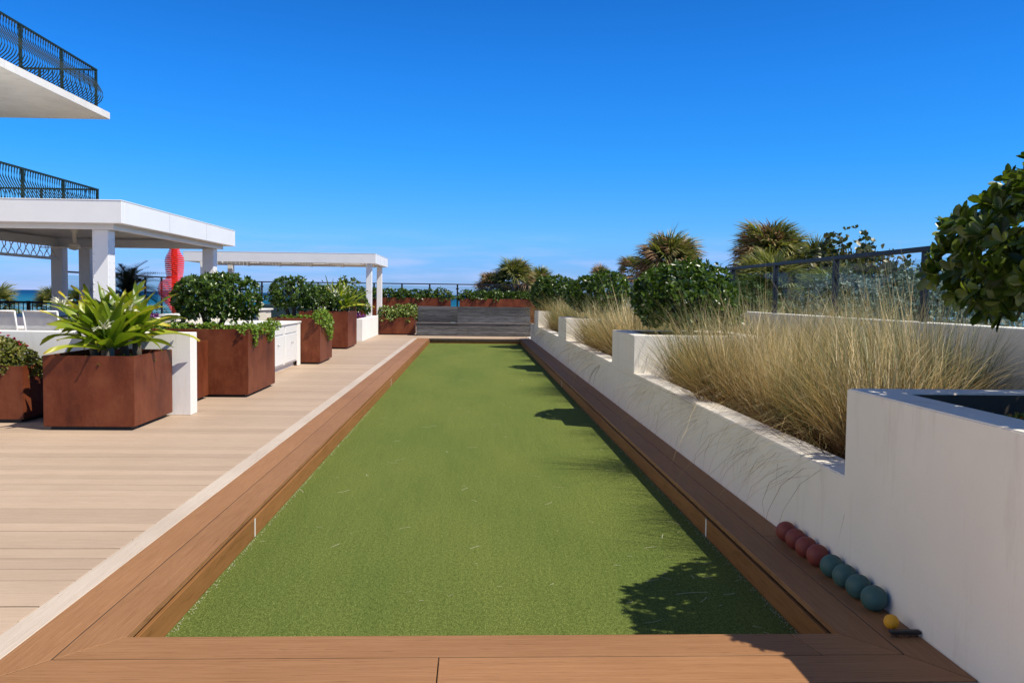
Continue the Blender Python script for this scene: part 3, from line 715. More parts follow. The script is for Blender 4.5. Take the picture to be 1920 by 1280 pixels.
# plants in the planters ------------------------------------------------
# spiky strap leaved plant, each leaf a part
def strap(base, az, elev, Lh, wd, bendk, twist=0, seg=9, fold=.25):
    p = Vector(base); V = []; al = []; d = Vector((math.cos(az) * math.cos(elev), math.sin(az) * math.cos(elev), math.sin(elev)))
    side = Vector((-math.sin(az), math.cos(az), 0))
    e = elev
    for s in range(seg + 1):
        t_ = s / seg; wv_ = wd * (0.55 + .9 * t_ if t_ < .35 else (.865 + .135 * math.cos((t_ - .35) * 2)) * (1 - max(0, t_ - .35) / .65) ** .62) * (1 if t_ < 1 else 0)
        wv_ = max(wv_, .0015)
        d = Vector((math.cos(az) * math.cos(e), math.sin(az) * math.cos(e), math.sin(e))); up = Vector((-math.cos(az) * math.sin(e), -math.sin(az) * math.sin(e), math.cos(e)))
        sd = side * math.cos(twist * t_) + up * math.sin(twist * t_); u2 = up * math.cos(twist * t_) - side * math.sin(twist * t_)
        wob = .012 * math.sin(t_ * 9 + az * 3)
        V += [p - sd * wv_ / 2 + u2 * (wv_ * fold + wob), p.copy(), p + sd * wv_ / 2 + u2 * (wv_ * fold - wob)]; al += [t_] * 3
        p = p + d * (Lh / seg); e -= bendk / seg * (0.4 + 1.4 * t_)
    Fa = []
    for s in range(seg):
        i = 3 * s; Fa += [(i, i + 1, i + 4, i + 3), (i + 1, i + 2, i + 5, i + 4)]
    return V, Fa, al
def strap_plant(name, label, heads, nl, Lr, wr, mat, cat='plant', group=None, parts=True, elevr=(.3, 1.4), bend=(.4, 1.5), stems=True, seg=9):
    c0 = Vector(heads[0]); t_ = thing(name, label, cat, (c0.x, c0.y, c0.z), group)
    allV, allF, allA = [], [], []
    for hi, h in enumerate(heads):
        for k in range(nl):
            az = k * 2.399 + hi + rnd.uniform(-.25, .25); fr_ = k / nl
            el = elevr[0] + (elevr[1] - elevr[0]) * fr_ + rnd.uniform(-.1, .12)
            Lh = rnd.uniform(*Lr) * (1 - .25 * fr_ ** 3); V, Fa, al = strap((h[0], h[1], h[2] + .10 * fr_), az, el, Lh, rnd.uniform(*wr), rnd.uniform(*bend) * (1.1 - .75 * fr_), rnd.uniform(-.9, .9), seg)
            if parts:
                V = [v - c0 for v in V]
                link('leaf', mesh_np('leaf', V, Fa, True, al), mat, t_)
            else:
                off = len(allV); allV += [v - c0 for v in V]; allF += [tuple(i + off for i in f) for f in Fa]; allA += al
        if stems:
            B = BM(); B.tube([(h[0] + rnd.uniform(-.03, .03), h[1], h[2] - .22), (h[0], h[1], h[2] + .08)], [.05, .04], 8); B.done('stem', m_palmbark, t_)
    if not parts: link('foliage', mesh_np('foliage', allV, allF, True, allA), mat, t_)
    return t_
cp = strap_plant('spiky_plant', 'large yellow green strap leaved plant in the front rust planter', [(-3.62, 8.82, .80), (-3.84, 9.02, .78), (-3.38, 8.95, .80), (-3.6, 9.15, .84), (-3.5, 8.62, .72)], 24, (.42, .70), (.095, .15), m_crinum)
def spider_flower(p, r_, parent):
    B = []; V = []; Fa = []
    for k in range(13):
        az = k * 2.4; el = rnd.uniform(.1, 1.3); v, f, _ = strap(p, az, el, r_ * rnd.uniform(.7, 1.1), .012, 1.4, 0, 4, .1); off = len(V); V += [q - origin(parent) for q in v]; Fa += [tuple(i + off for i in ff) for ff in f]
    link('flower', mesh_np('flower', V, Fa, True), m_cream_f, parent)
for p in ((-4.02, 8.75, 1.15), (-3.52, 8.5, .95), (-3.36, 8.7, 1.12)):
    spider_flower(p, .14, cp)
    BM().tube([(p[0] * .5 - 1.8, p[1] * .5 + 4.4, .8), p], .009, 6).done('flower_stalk', m_trail, cp)

# crown of thorns in the low planter
ct = bush('flowering_shrub', 'dense low shrub with red flowers at the left edge', (-5.02, 9.03, .56), (.62, .34, .33), .46, 3600, 5, .038, .026, m_crown, 31, None, -.35, amp=.1)
A = rosettes(np.array((-4.98, 9.0, .58)), np.array((.60, .36, .36)), 90, 10, .024, .022, .08, 32, .45, inner=0)
leafobj('flowers', A, m_flower, ct)
A = rosettes(np.array((-3.6, 8.85, .60)), np.array((.38, .48, .06)), 160, 5, .035, .022, .2, 33, 0); o = leafobj('groundcover', A, m_trail, None, kind='stuff'); tag(o, 'small leaves around the foot of the spiky plant', 'plants')
# small planter behind the wall
A = rosettes(np.array((-3.6, 10.3, .65)), np.array((.34, .62, .09)), 220, 5, .035, .022, .2, 34, 0); o = leafobj('groundcover', A, m_trail, None, kind='stuff'); tag(o, 'thin bright leaves in the short squeezed planter', 'plants')
# rounded glossy bushes on single trunks
bush('rounded_bush', 'big rounded glossy bush on a short trunk in the tall rust planter', (-3.44, 11.75, 1.22), (.50, .55, .36), .72, 1200, 7, .072, .034, m_bush, 41, 'rounded bushes in rust planters', -.7, amp=.13, tn=2)
bush('rounded_bush', 'rounded glossy bush left of the spiky leaves, beyond the white counter', (-3.42, 16.9, 1.24), (.43, .45, .33), .72, 700, 6, .078, .038, m_bush, 42, 'rounded bushes in rust planters', -.75, amp=.13, tn=2)
bush('rounded_bush', 'lower glossy bush joined to the right of the far rounded bush', (-3.62, 21.3, 1.12), (.50, .5, .30), .76, 520, 6, .085, .04, m_bush, 43, 'rounded bushes in rust planters', -.7, amp=.15, tn=2)
# trailing greens
def trail(label, boxes, seed, ln=.034, wd=.024, per=5):
    Ps = []; r_ = np.random.default_rng(seed); args = None
    for (c, rd, n) in boxes:
        A_ = rosettes(np.array(c), np.array(rd), n, per, ln, wd, .15, seed, -1, inner=.5)
        args = A_ if args is None else tuple(np.concatenate((p_, q_)) for p_, q_ in zip(args, A_))
    o = leafobj('trailing_plant', args, m_trail, None); return tag(o, label, 'plant')
trail('bright green creeper spilling over the corner of the tall rust planter', [((-3.4, 11.16, .86), (.62, .13, .055), 260), ((-2.86, 11.2, .84), (.11, .22, .09), 170), ((-2.78, 11.75, .84), (.08, .5, .07), 190), ((-2.765, 11.25, .74), (.03, .05, .12), 40), ((-2.765, 12.1, .75), (.03, .12, .10), 60), ((-2.79, 12.3, .86), (.1, .18, .09), 90)], 51)
trail('bright green mound trailing down the side of the far rust planter', [((-2.82, 16.55, .84), (.17, .42, .16), 330), ((-2.76, 16.9, .70), (.07, .32, .18), 120), ((-2.76, 17.1, .56), (.04, .12, .16), 50), ((-3.2, 16.4, .86), (.42, .12, .04), 70)], 52, .042, .03)
A = rosettes(np.array((-3.9, 11.6, .80)), np.array((.35, .7, .12)), 260, 5, .04, .024, .2, 53, 0); o = leafobj('groundcover', A, m_bush, None, kind='stuff'); tag(o, 'dark low leaves under the big rounded bush', 'plants')
strap_plant('spiky_plant', 'spiky green and yellow plant with pale blooms in the rust planter beyond the counter', [(-3.25, 21.5, .92), (-3.5, 21.8, .92), (-3.1, 21.9, .92)], 20, (.55, .95), (.06, .1), m_crinum, parts=True, elevr=(.3, 1.45), seg=6)
sf = strap_plant('spider_lily', 'pale pink and white blooms amid the far spiky plant', [(-3.45, 21.4, 1.25), (-3.15, 21.7, 1.28), (-3.3, 21.2, 1.2)], 12, (.14, .26), (.02, .035), m_cream_f, parts=False, stems=False, seg=4)
# hedges
def hedge(label, x0, x1, y0, y1, z0, z1, mat, seed, ln=.09, wd=.045, dens=1.0, lumps=5, cat='hedge', amp=.12):
    t_ = thing('hedge', label, cat, ((x0 + x1) / 2, (y0 + y1) / 2, z0)); args = None
    for k in range(lumps):
        cx = x0 + (x1 - x0) * (k + .5) / lumps
        A_ = rosettes(np.array((cx, (y0 + y1) / 2, z0 + .05)), np.array(((x1 - x0) / lumps * .72, (y1 - y0) / 2 * 1.15, (z1 - z0) * rnd.uniform(.82, 1.05))), int(260 * dens), 6, ln, wd, amp, seed + k, -.25)
        args = A_ if args is None else tuple(np.concatenate((p_, q_)) for p_, q_ in zip(args, A_))
    leafobj('foliage', args, mat, t_)
    B = BM()
    for k in range(lumps): B.tube([(x0 + (x1 - x0) * (k + .5) / lumps, (y0 + y1) / 2, z0 - .08), (x0 + (x1 - x0) * (k + .6) / lumps, (y0 + y1) / 2, z0 + (z1 - z0) * .6)], [.02, .01], 5)
    B.done('stems', m_bark, t_)
    return t_
hedge('glossy low hedge in the raised rust box left of the sea gap', -5.0, -.92, 36.62, 37.28, 1.12, 1.50, m_bush, 61, .11, .055, .9, 7)
hedge('glossy low hedge in the raised rust box right of the sea gap', -.56, 3.5, 36.62, 37.28, 1.12, 1.47, m_bush, 71, .11, .055, .9, 7)
hedge('yellow green variegated hedge in the low rust planter by the bench', -3.03, -1.86, 28.35, 29.05, .50, .95, m_hedge, 81, .09, .05, 1.0, 3)

# ================================================================== left terrace: walls, counter, bed
def wall(label, x0, x1, y0, y1, z1, mat=m_wall2, name='low_wall', z0=-.002, bev=.006):
    t_ = thing(name, label, 'wall', ((x0 + x1) / 2, (y0 + y1) / 2, 0)); BM().box(x0, x1, y0, y1, z0, z1, bev).done('wall_body', mat, t_); return t_
wall('white stucco end wall right behind the front rust planter', -6.2, -2.985, 9.40, 9.61, .875)
# raised bed with purple plants left of the pergola posts
tb = thing('raised_bed', 'white raised bed with purple plants before the red sculpture', 'planter', (-7.4, 18, 0))
BM().box(-9.3, -5.73, 16.0, 16.2, 0, .82, .006).box(-5.93, -5.73, 16.202, 22.5, 0, .82, .006).box(-9.3, -9.1, 16.202, 22.5, 0, .82, .006).done('bed_wall', m_wall2, tb)
BM().box(-9.1, -5.93, 16.2, 22.5, 0, .74).done('soil', m_soil, tb)
A = rosettes(np.array((-7.0, 17.7, .76)), np.array((.9, 1.2, .17)), 600, 5, .07, .03, .2, 91, 0); o = leafobj('purple_plants', A, m_purple, None, kind='stuff'); tag(o, 'purple leaved ground plants in the raised white bed', 'plants')
# white bed with thin wall right of the far rust planter
tb = thing('raised_bed', 'white low bed wall with purple plants beyond the far rust planter', 'planter', (-3.8, 26, 0))
BM().box(-4.9, -3.03, 24.22, 24.40, 0, .62, .006).box(-3.20, -3.03, 24.402, 28.2, 0, .62, .006).done('bed_wall', m_wall2, tb)
BM().box(-4.9, -3.2, 24.4, 28.2, 0, .54).done('soil', m_soil, tb)
A = rosettes(np.array((-3.75, 25.6, .56)), np.array((.6, 1.4, .20)), 480, 5, .08, .035, .2, 92, 0); o = leafobj('purple_plants', A, m_purple, None, kind='stuff'); tag(o, 'purple leaved plants in the white low bed wall', 'plants')
bush('dark_shrub', 'dark green shrub rising behind the purple plants near the bench', (-3.75, 27.2, .95), (.6, .7, .45), .56, 420, 6, .1, .05, m_bush, 93, None, -.6, amp=.2)
bush('dark_shrub', 'leafy dark shrub before the post of the far pergola', (-4.15, 28.6, 1.2), (.42, .5, .52), .3, 300, 6, .11, .055, m_bush, 94, None, -.8, amp=.3)
wall('long white terrace wall behind the purple bed', -9.2, -4.5, 30.0, 30.2, .82)
# white counter
ctn = thing('outdoor_counter', 'white outdoor kitchen counter between the two tall rust planters', 'counter', (-3.6, 14.5, 0))
CX = -3.18
BM().box(-4.15, CX, 12.62, 16.2, .09, .765, .004).done('cabinet', m_wall2, ctn)
BM().box(-4.1, CX - .06, 12.66, 16.16, 0, .09).done('toe_kick', m_stone, ctn)
BM().box(-4.16, CX + .035, 12.6, 16.22, .766, .80, .005).done('countertop', m_stone, ctn)
BM().box(CX, CX + .02, 15.95, 16.2, 0, .765, .003).done('end_panel', m_wall2, ctn)
for y0_, y1_ in ((12.75, 13.75), (13.85, 14.85), (14.95, 15.9)):
    d_ = BM().box(CX + .001, CX + .018, y0_, y1_, .12, .60, .004).done('door', m_white, ctn)
    BM().box(CX + .001, CX + .016, y0_, y1_, .62, .745, .004).done('drawer', m_white, ctn)
    yc = (y0_ + y1_) / 2
    BM().tube([(CX + .018, yc, .45), (CX + .05, yc, .45)], .012, 8).done('handle', m_steel, d_)
bw = thing('tiled_backsplash', 'cream tiled low wall with taps behind the white counter', 'wall', (-4.3, 15.5, 0))
BM().box(-4.42, -4.215, 12.6, 18.5, 0, .955, .004).done('wall_core', m_cream, bw)
BM().box(-4.44, -4.17, 12.58, 18.52, .956, .985, .004).done('coping', m_stone, bw)
tm = board_mesh(-.0, .012, .58, 'tile', .2, .003); tm.materials.append(m_cream)
for j in range(2):
    for k in range(9):
        yy = 12.9 + k * .6 + (.3 if j else 0)
        if yy < 18.2: inst('tile', tm, bw, (-4.214, yy, .955 - j * .21 if j else .952))
for yy in (14.6, 15.2, 16.4):
    t_ = BM().tube([(-4.2, yy, .88), (-4.12, yy, .9), (-4.08, yy, .86)], .012, 8).done('tap', m_steel, bw)
BM().box(-4.2, -4.185, 15.65, 15.8, .85, .92, .003).done('outlet_cover', m_white, bw)
# dark covered sofa beyond the counter
sfa = thing('outdoor_sofa', 'dark teal covered seat back on legs beyond the counter', 'sofa', (-4.9, 21.5, 0))
BM().box(-5.75, -4.35, 24.2, 24.75, .62, 1.0, .03, ).done('back', m_teal, sfa)
BM().box(-5.72, -4.38, 24.25, 24.9, .50, .60, .02).done('seat', m_teal, sfa)
for x in (-5.66, -5.05, -4.45): BM().box(x - .025, x + .025, 24.3, 24.35, 0, .5).done('leg', m_rail, sfa)
hr = thing('pool_handrail', 'curved white pool handrail against the sea beyond the counter', 'handrail', (-7.1, 29, 0))
BM().tube([(-7.3, 29, 0), (-7.3, 29, .9), (-7.22, 29, 1.02), (-7.0, 29, 1.03), (-6.85, 29, .93), (-6.72, 29, .6), (-6.7, 29, 0)], .022, 8).done('tube', m_white, hr)
tb = thing('tall_white_planter', 'white planter top with grass beyond the far bush, before the sea railing', 'planter', (-5, 30.6, 0))
BM().box(-5.6, -4.4, 30.4, 31.2, 0, 1.45, .01).done('planter_body', m_wall2, tb)
A = rosettes(np.array((-5.0, 30.8, 1.45)), np.array((.6, .35, .12)), 200, 5, .1, .03, .2, 95, 0); leafobj('foliage', A, m_trail, tb)
wall('pale wall stretch seen under the big rounded bush', -6.4, -5.0, 13.6, 13.8, .70, m_cream)

# ================================================================== pergolas
def pergola(label, x0, x1, y0, y1, posts, beams, pw=.26, pd=.28, zb=2.40, zt=2.76):
    t_ = thing('pergola', label, 'pergola', ((x0 + x1) / 2, (y0 + y1) / 2, 0)); f = .12
    BM().box(x0, x1, y0, y0 + f, zb, zt, .006).done('fascia', m_pergola, t_)
    BM().box(x0, x1, y1 - f, y1, zb, zt, .006).done('fascia', m_pergola, t_)
    BM().box(x1 - f, x1, y0 + f + .001, y1 - f - .001, zb, zt, .006).done('fascia', m_pergola, t_)
    BM().box(x0, x0 + f, y0 + f + .001, y1 - f - .001, zb, zt, .006).done('fascia', m_pergola, t_)
    BM().box(x0 - .006, x1 + .006, y0 - .006, y0 + .05, zt + .001, zt + .018, .003).box(x1 - .05, x1 + .006, y0 + .051, y1 + .006, zt + .001, zt + .018, .003).done('cap_flashing', m_pergola, t_)
    for k in range(1, 3):
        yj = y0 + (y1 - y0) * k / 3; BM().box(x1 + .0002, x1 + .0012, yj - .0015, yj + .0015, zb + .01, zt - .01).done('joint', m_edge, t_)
    # inner beam line under the fascia
    g = .22
    if beams:
        for (a0, a1, b0, b1) in ((x0 + g, x1 - g, y0 + g, y0 + g + .1), (x0 + g, x1 - g, y1 - g - .1, y1 - g), (x1 - g - .1, x1 - g, y0 + g + .102, y1 - g - .102), (x0 + g, x0 + g + .1, y0 + g + .102, y1 - g - .102)):
            BM().box(a0, a1, b0, b1, zb - .085, zb + .1, .004).done('beam', m_pergola, t_)
        BM().box(x0 + f + .002, x1 - f - .002, y0 + f + .002, y1 - f - .002, zb + .14, zb + .2).done('ceiling', m_pergola, t_)
    else:
        lm_ = None; k = 0; y_ = y0 + .4
        while y_ < y1 - .3:
            BM().box(x0 + f + .002, x1 - f - .002, y_, y_ + .5, zb + .12, zb + .15).done('roof_panel', m_pergola, t_); y_ += .56
        for xr in np.arange(x0 + 1.2, x1 - .5, 1.25): BM().box(xr, xr + .08, y0 + f + .002, y1 - f - .002, zb - .02, zb + .118).done('rafter', m_pergola, t_)
    pm_ = None
    for (px_, py_) in posts:
        zt_ = zb - .086 if beams else zb - .001
        BM().box(px_, px_ + pw, py_, py_ + pd, 0, zt_, .008).done('post', m_pergola, t_)
    return t_
p1 = pergola('large white flat roofed pergola over the dining area on the left', -10.0, -5.70, 14.52, 21.3, [(-6.30, 14.82), (-6.30, 20.72), (-9.75, 20.72), (-9.75, 17.65), (-10.0 + .25, 14.82), (-9.2, 20.9)], True)
pergola('smaller white flat roofed pergola at the far left near the sea', -10.25, -3.48, 31.5, 35.9, [(-3.86, 31.8), (-3.86, 35.3), (-9.75, 31.8), (-9.75, 35.3)], False, .2, .26, 2.39, 2.73)
boltm = None
B = BM(); B.lathe([(.006, -.004), (.011, -.004), (.011, .002), (.006, .006)], (0, 0, 0), 8)
bolt_me = bpy.data.meshes.new('bolt'); B.b.to_mesh(bolt_me); B.b.free(); bolt_me.materials.append(m_pergola)
for k in range(12):
    for (px_, py_, rot_) in ((-6.275, 14.815, (R(90), 0, 0)), (-6.035, 14.85, (0, R(90), 0)), (-6.035, 15.06, (0, R(90), 0))):
        o = inst('bolt', bolt_me, p1, (px_, py_, .95 + k * .12)); o.rotation_euler = rot_
# arched trellis band between the two left posts
tl = thing('arched_trellis', 'white scrolled metal panel hung between two left pergola posts', 'panel', (-9.6, 19.2, 2.1))
BM().box(-9.62, -9.57, 17.94, 20.7, 2.0, 2.06, .004).done('bottom_bar', m_pergola, tl)
for k in range(9):
    y0_ = 17.98 + k * .30; s_ = 1 if k % 2 else -1
    BM().tube([(-9.595, y0_ + .02 * s_, 2.06), (-9.595, y0_ + .06, 2.14), (-9.595, y0_ + .15 + .04 * s_, 2.22), (-9.595, y0_ + .20, 2.31)], .011, 6).done('scroll', m_pergola, tl)
    BM().tube([(-9.595, y0_ + .26, 2.06), (-9.595, y0_ + .22, 2.13), (-9.595, y0_ + .12, 2.19), (-9.595, y0_ + .05, 2.31)], .009, 6).done('scroll', m_pergola, tl)
# ceiling fan
fn = thing('ceiling_fan', 'cream ceiling fan hanging below the big pergola roof', 'fan', (-8.0, 18.0, 2.54))
BM().tube([(-8, 18, 2.539), (-8, 18, 2.50), (-8, 18, 2.44), (-8, 18, 2.2)], [.075, .07, .04, .038], 14).done('rod', m_fan, fn)
BM().lathe([(.03, .08), (.09, .05), (.12, 0), (.10, -.04), (.02, -.06)][::-1], (-8, 18, 2.17), 20).done('motor', m_fan, fn)
for k in range(3):
    a_ = k * 2.094 + 3.0
    c_, s_ = math.cos(a_), math.sin(a_); B = BM(); pr = []
    b2 = B.b; pts = [(.08, -.05), (.3, -.085), (.62, -.075), (.70, -.03), (.70, .04), (.60, .075), (.3, .07), (.08, .05)]
    B.prism([(-8 + c_ * p - s_ * q, 18 + s_ * p + c_ * q) for p, q in pts], 2.155, 2.170, .004); B.done('blade', m_fan, fn)

# ================================================================== chairs
def chair(label, x, y_):
    t_ = thing('sling_chair', label, 'chair', (x, y_, 0), 'white sling chairs under the pergola')
    w_ = .24
    for s_ in (-1, 1):
        BM().tube([(x + s_ * w_, y_ - .02, 1.0), (x + s_ * w_, y_ + .05, .70), (x + s_ * w_ * 1.05, y_ + .10, .46), (x + s_ * w_ * 1.05, y_ + .52, .47)], .014, 6).done('side_frame', m_white, t_)
        BM().tube([(x + s_ * w_ * 1.05, y_ + .10, .46), (x + s_ * w_ * 1.1, y_ + .02, .0)], .014, 6).done('leg', m_white, t_)
        BM().tube([(x + s_ * w_ * 1.05, y_ + .5, .47), (x + s_ * w_ * 1.1, y_ + .56, .0)], .014, 6).done('leg', m_white, t_)
        BM().tube([(x + s_ * w_ * 1.15, y_ + .04, .70), (x + s_ * w_ * 1.15, y_ + .5, .68)], .014, 6).done('armrest', m_white, t_)
    BM().tube([(x - w_, y_ - .02, 1.0), (x + w_, y_ - .02, 1.0)], .014, 6).done('top_bar', m_white, t_)
    BM().tube([(x - w_, y_ + .05, .70), (x + w_, y_ + .05, .70)], .012, 6).done('cross_bar', m_white, t_)
    V = [(x - w_ * .96, y_ - .018, .985), (x + w_ * .96, y_ - .018, .985), (x + w_ * .96, y_ + .035, .76), (x - w_ * .96, y_ + .035, .76)]
    B = BM(); B.prism([(y_ - .021, .985), (y_ - .016, .985), (y_ + .052, .72), (y_ + .047, .72)], x - w_ * .95, x + w_ * .95, axis='X'); B.done('back_sling', m_sling, t_)
    BM().box(x - w_, x + w_, y_ + .12, y_ + .50, .462, .468).done('seat_sling', m_sling, t_)
chair('white sling dining chair at the left edge, cut by the picture', -6.82, 12.9)
chair('white sling dining chair right of the one at the left edge', -6.22, 12.9)
tbl = thing('dining_table', 'white dining table behind the two sling chairs', 'table', (-6.9, 13.9, 0))
BM().box(-8.6, -5.9, 13.35, 13.42, .68, .715).box(-8.6, -5.9, 13.30, 14.2, .716, .74, .005).done('tabletop', m_white, tbl)
for x, y_ in ((-8.5, 13.4), (-6.0, 13.4), (-8.5, 14.1), (-6.0, 14.1)): BM().box(x - .03, x + .03, y_ - .03, y_ + .03, 0, .68).done('leg', m_white, tbl)

# ================================================================== red slat sculpture
sc = thing('red_sculpture', 'tall red sculpture of stacked slats rising behind the rounded bush', 'sculpture', (-8.37, 25.0, 0))
BM().tube([(-8.37, 25, 0), (-8.37, 25, 2.75)], [.085, .085], 10).done('spine', m_redd, sc)
def rad_at(z_):
    pr = [(0, .12), (.3, .17), (.5, .14), (.62, .08), (.9, .09), (1.15, .2), (1.4, .32), (1.55, .33), (1.66, .25), (1.72, .22), (1.85, .25), (2.1, .27), (2.25, .25), (2.38, .17), (2.5, .13), (2.8, .12)]
    for (a0, b0), (a1, b1) in zip(pr, pr[1:]):
        if z_ <= a1: return b0 + (b1 - b0) * (z_ - a0) / (a1 - a0)
    return .12
k = 0; z_ = .03
while z_ < 2.76:
    r_ = rad_at(z_); cx = -8.37 - (.20 if .7 < z_ < 1.65 else 0) * math.sin(max(0, min(1, (z_ - .7) / .95)) * math.pi)
    B = BM(); n_s = 10; an = .35 * math.sin(k * .9)
    B.prism([(cx + r_ * math.cos(an + q * 2 * math.pi / n_s) , 25 + r_ * .8 * math.sin(an + q * 2 * math.pi / n_s)) for q in range(n_s)], z_, z_ + .041, .003)
    B.done('slat', m_red, sc); z_ += .058; k += 1

# ================================================================== balconies (and the building they belong to)
bl = thing('apartment_building', 'white apartment building edge with curved balconies, upper left', 'building', (-15.6, 10, 0))
BM().box(-20, -13.6, -8, 24.4, -4.6, 14, .02).done('facade', m_wall2, bl)
for zf in (0, 2.95, 5.95, 9.0):
    for yk in range(0, 24, 4):
        wn = BM().box(-13.63, -13.602, yk - 7.5 + 4 + .3, yk - 7.5 + 4 + 3.2, zf + .1, zf + 2.35).done('window', plain('window_glass', (.03, .05, .07), .08) if (zf, yk) == (0, 0) else MATS['window_glass'], bl)
def pot(x, y_, z0, zr, out_dir, r_=.0125):
    """belly shaped baluster"""
    h = zr - z0; P = []
    for s_, off in ((0, -.02), (.06, .05), (.15, .15), (.26, .20), (.38, .19), (.52, .12), (.65, .04), (.77, -.015), (.9, -.01), (1, 0)):
        P.append((x + out_dir[0] * off, y_ + out_dir[1] * off, z0 + h * s_))
    return BM().tube(P, r_, 6)
def balcony(label, xe, ye, zs0, zs1, zr, xin=-13.6, ystart=9.0):
    t_ = thing('balcony', label, 'balcony', (xe, ye, zs1), 'curved railing balconies on the upper left')
    BM().prism([(xin, ystart - 1), (xe + .12, ystart - 1), (xe + .12, ye + .55), (xin, ye + .62)], zs0, zs1, .006).done('slab', m_conc, t_)
    BM().box(xe - .03, xe + .03, ystart, ye, zr - .045, zr, .006).done('handrail', m_green_iron, t_)
    BM().box(xin, xe - .032, ye - .06, ye, zr - .045, zr, .006).done('handrail', m_green_iron, t_)
    BM().box(xe - .02, xe + .02, ystart, ye, zs1 + .03, zs1 + .05).done('bottom_bar', m_green_iron, t_)
    BM().box(xin, xe - .022, ye - .04, ye - .005, zs1 + .03, zs1 + .05).done('bottom_bar', m_green_iron, t_)
    first = pot(xe, ye - .1, zs1 + .04, zr - .045, (1, 0)).done('baluster', m_green_iron, t_); y_ = ye - .1 - .118; k = 1
    while y_ > ystart + .1:
        c_ = first.copy(); COL.objects.link(c_); c_.location.y -= .118 * k; k += 1; y_ -= .118
    f2 = pot(xe - .1, ye, zs1 + .04, zr - .045, (0, 1)).done('baluster', m_green_iron, t_)
    for k in range(1, 27):
        c_ = f2.copy(); COL.objects.link(c_); c_.location.x -= .118 * k
    for yk in range(0, 7):
        BM().box(xe - .03, xe + .03, ye - .03 - 1.98 * yk - .05, ye - .03 - 1.98 * yk + .01, zs1, zr - .046).done('post', m_green_iron, t_)
    for xk in range(1, 3):
        BM().box(xe - 1.5 * xk - .03, xe - 1.5 * xk + .03, ye - .05, ye, zs1, zr - .046).done('post', m_green_iron, t_)
    return t_
balcony('upper white balcony with belly shaped dark green railing against the sky', -10.24, 24.5, 6.05, 6.235, 7.28)
balcony('lower balcony with the same dark green railing, partly behind the white pergola', -10.24, 24.5, 2.80, 2.96, 4.07)
# dark picket railing beyond the left pergola bay
pr_ = thing('picket_railing', 'dark low picket railing before the hedge, left of the pergola posts', 'railing', (-12, 24.9, 0))
BM().box(-13.55, -10.45, 24.9, 24.95, .93, .99).done('top_rail', m_black, pr_)
BM().box(-13.55, -10.45, 24.9, 24.94, .06, .10).done('bottom_rail', m_black, pr_)
pk = BM().box(-13.5, -13.48, 24.91, 24.93, .10, .93).done('picket', m_black, pr_)
for k in range(1, 25):
    c_ = pk.copy(); COL.objects.link(c_); c_.location.x += .125 * k
for x in (-12.35, -10.6): BM().box(x - .04, x + .04, 24.89, 24.96, 0, 1.0).done('post', m_black, pr_)

# ================================================================== palms and shrubs around the terrace
def fan_frond(seed, n=30, Rr=.85, pet=.5, spread=3.0, droop=.5):
    r_ = random.Random(seed); V = []; Fa = []; al = []
    # petiole along +X then fan
    def quad(p, q, w0, w1, sd, a0=0, a1=1):
        i = len(V); V.extend([p - sd * w0, p + sd * w0, q + sd * w1, q - sd * w1]); Fa.append((i, i + 1, i + 2, i + 3)); al.extend([a0, a0, a1, a1])
    quad(Vector((0, 0, 0)), Vector((pet * .5, 0, .03)), .012, .009, Vector((0, 1, 0)), 0, .1); quad(Vector((pet * .5, 0, .03)), Vector((pet, 0, 0)), .009, .007, Vector((0, 1, 0)), .1, .2)
    for k in range(n):
        a_ = -spread / 2 + spread * k / (n - 1) + r_.uniform(-.04, .04); Lk = Rr * (.72 + .28 * math.cos(a_ * .8)) * r_.uniform(.85, 1.1)
        p = Vector((pet, 0, 0)); d = Vector((math.cos(a_), math.sin(a_), .18 - .3 * abs(math.sin(a_)))); e = 0
        sd = Vector((-math.sin(a_), math.cos(a_), r_.uniform(-.6, .6))).normalized(); w_ = [.010, .026, .018, .002]; dr = droop * r_.uniform(.5, 1.5)
        for s in range(3):
            q = p + d * Lk / 3; quad(p, q, w_[s], w_[s + 1], sd, .3 + s * .2, .5 + s * .2); p = q; d = (d + Vector((0, 0, -dr * (s + .6) * .55))).normalized()
    return mesh_np('frond', [tuple(v) for v in V], Fa, False, al)
FR = [fan_frond(i, droop=.55 + .3 * (i % 3)) for i in range(5)]; FD = [fan_frond(10 + i, droop=1.2) for i in range(3)]
for m_ in FR: m_.materials.append(m_palm)
for m_ in FD: m_.materials.append(m_palmd)
def palm(label, x, y_, zc, size, n=44, dry=.3, z0=-4.4, group='cabbage palms beyond the glass railings', squash=1.0):
    t_ = thing('cabbage_palm', label, 'palm tree', (x, y_, z0), group)
    BM().tube([(x, y_, z0), (x + .08, y_, (z0 + zc) / 2), (x, y_, zc - .05)], [.2 * size, .17 * size, .15 * size], 10).done('trunk', m_palmbark, t_)
    for k in range(n):
        fr_ = k / n; az = k * 2.399 + rnd.uniform(-.2, .2); el = -0.75 + 2.1 * fr_ ** .9 + rnd.uniform(-.15, .15)
        isd = fr_ < dry and rnd.random() < .85 or rnd.random() < dry * .35 or (dry > .35 and math.cos(az) < -.3 and rnd.random() < .6)
        me_ = rnd.choice(FD if isd else FR)
        o = bpy.data.objects.new('frond', me_); COL.objects.link(o); o.parent = t_
        s_ = size * rnd.uniform(.85, 1.12)
        o.location = (rnd.uniform(-.05, .05), rnd.uniform(-.05, .05), zc - z0 + .25 * fr_ * size)
        o.rotation_euler = (rnd.uniform(-.5, .5), -el, az); o.scale = (s_, s_, s_)
    return t_
palm('big cabbage palm with brown left fronds above the right railing', 8.9, 26, 2.15, 1.12, 120, .42)
palm('cabbage palm crown behind the second topiary bush', 7.2, 32, 2.15, 1.15, 110, .45)
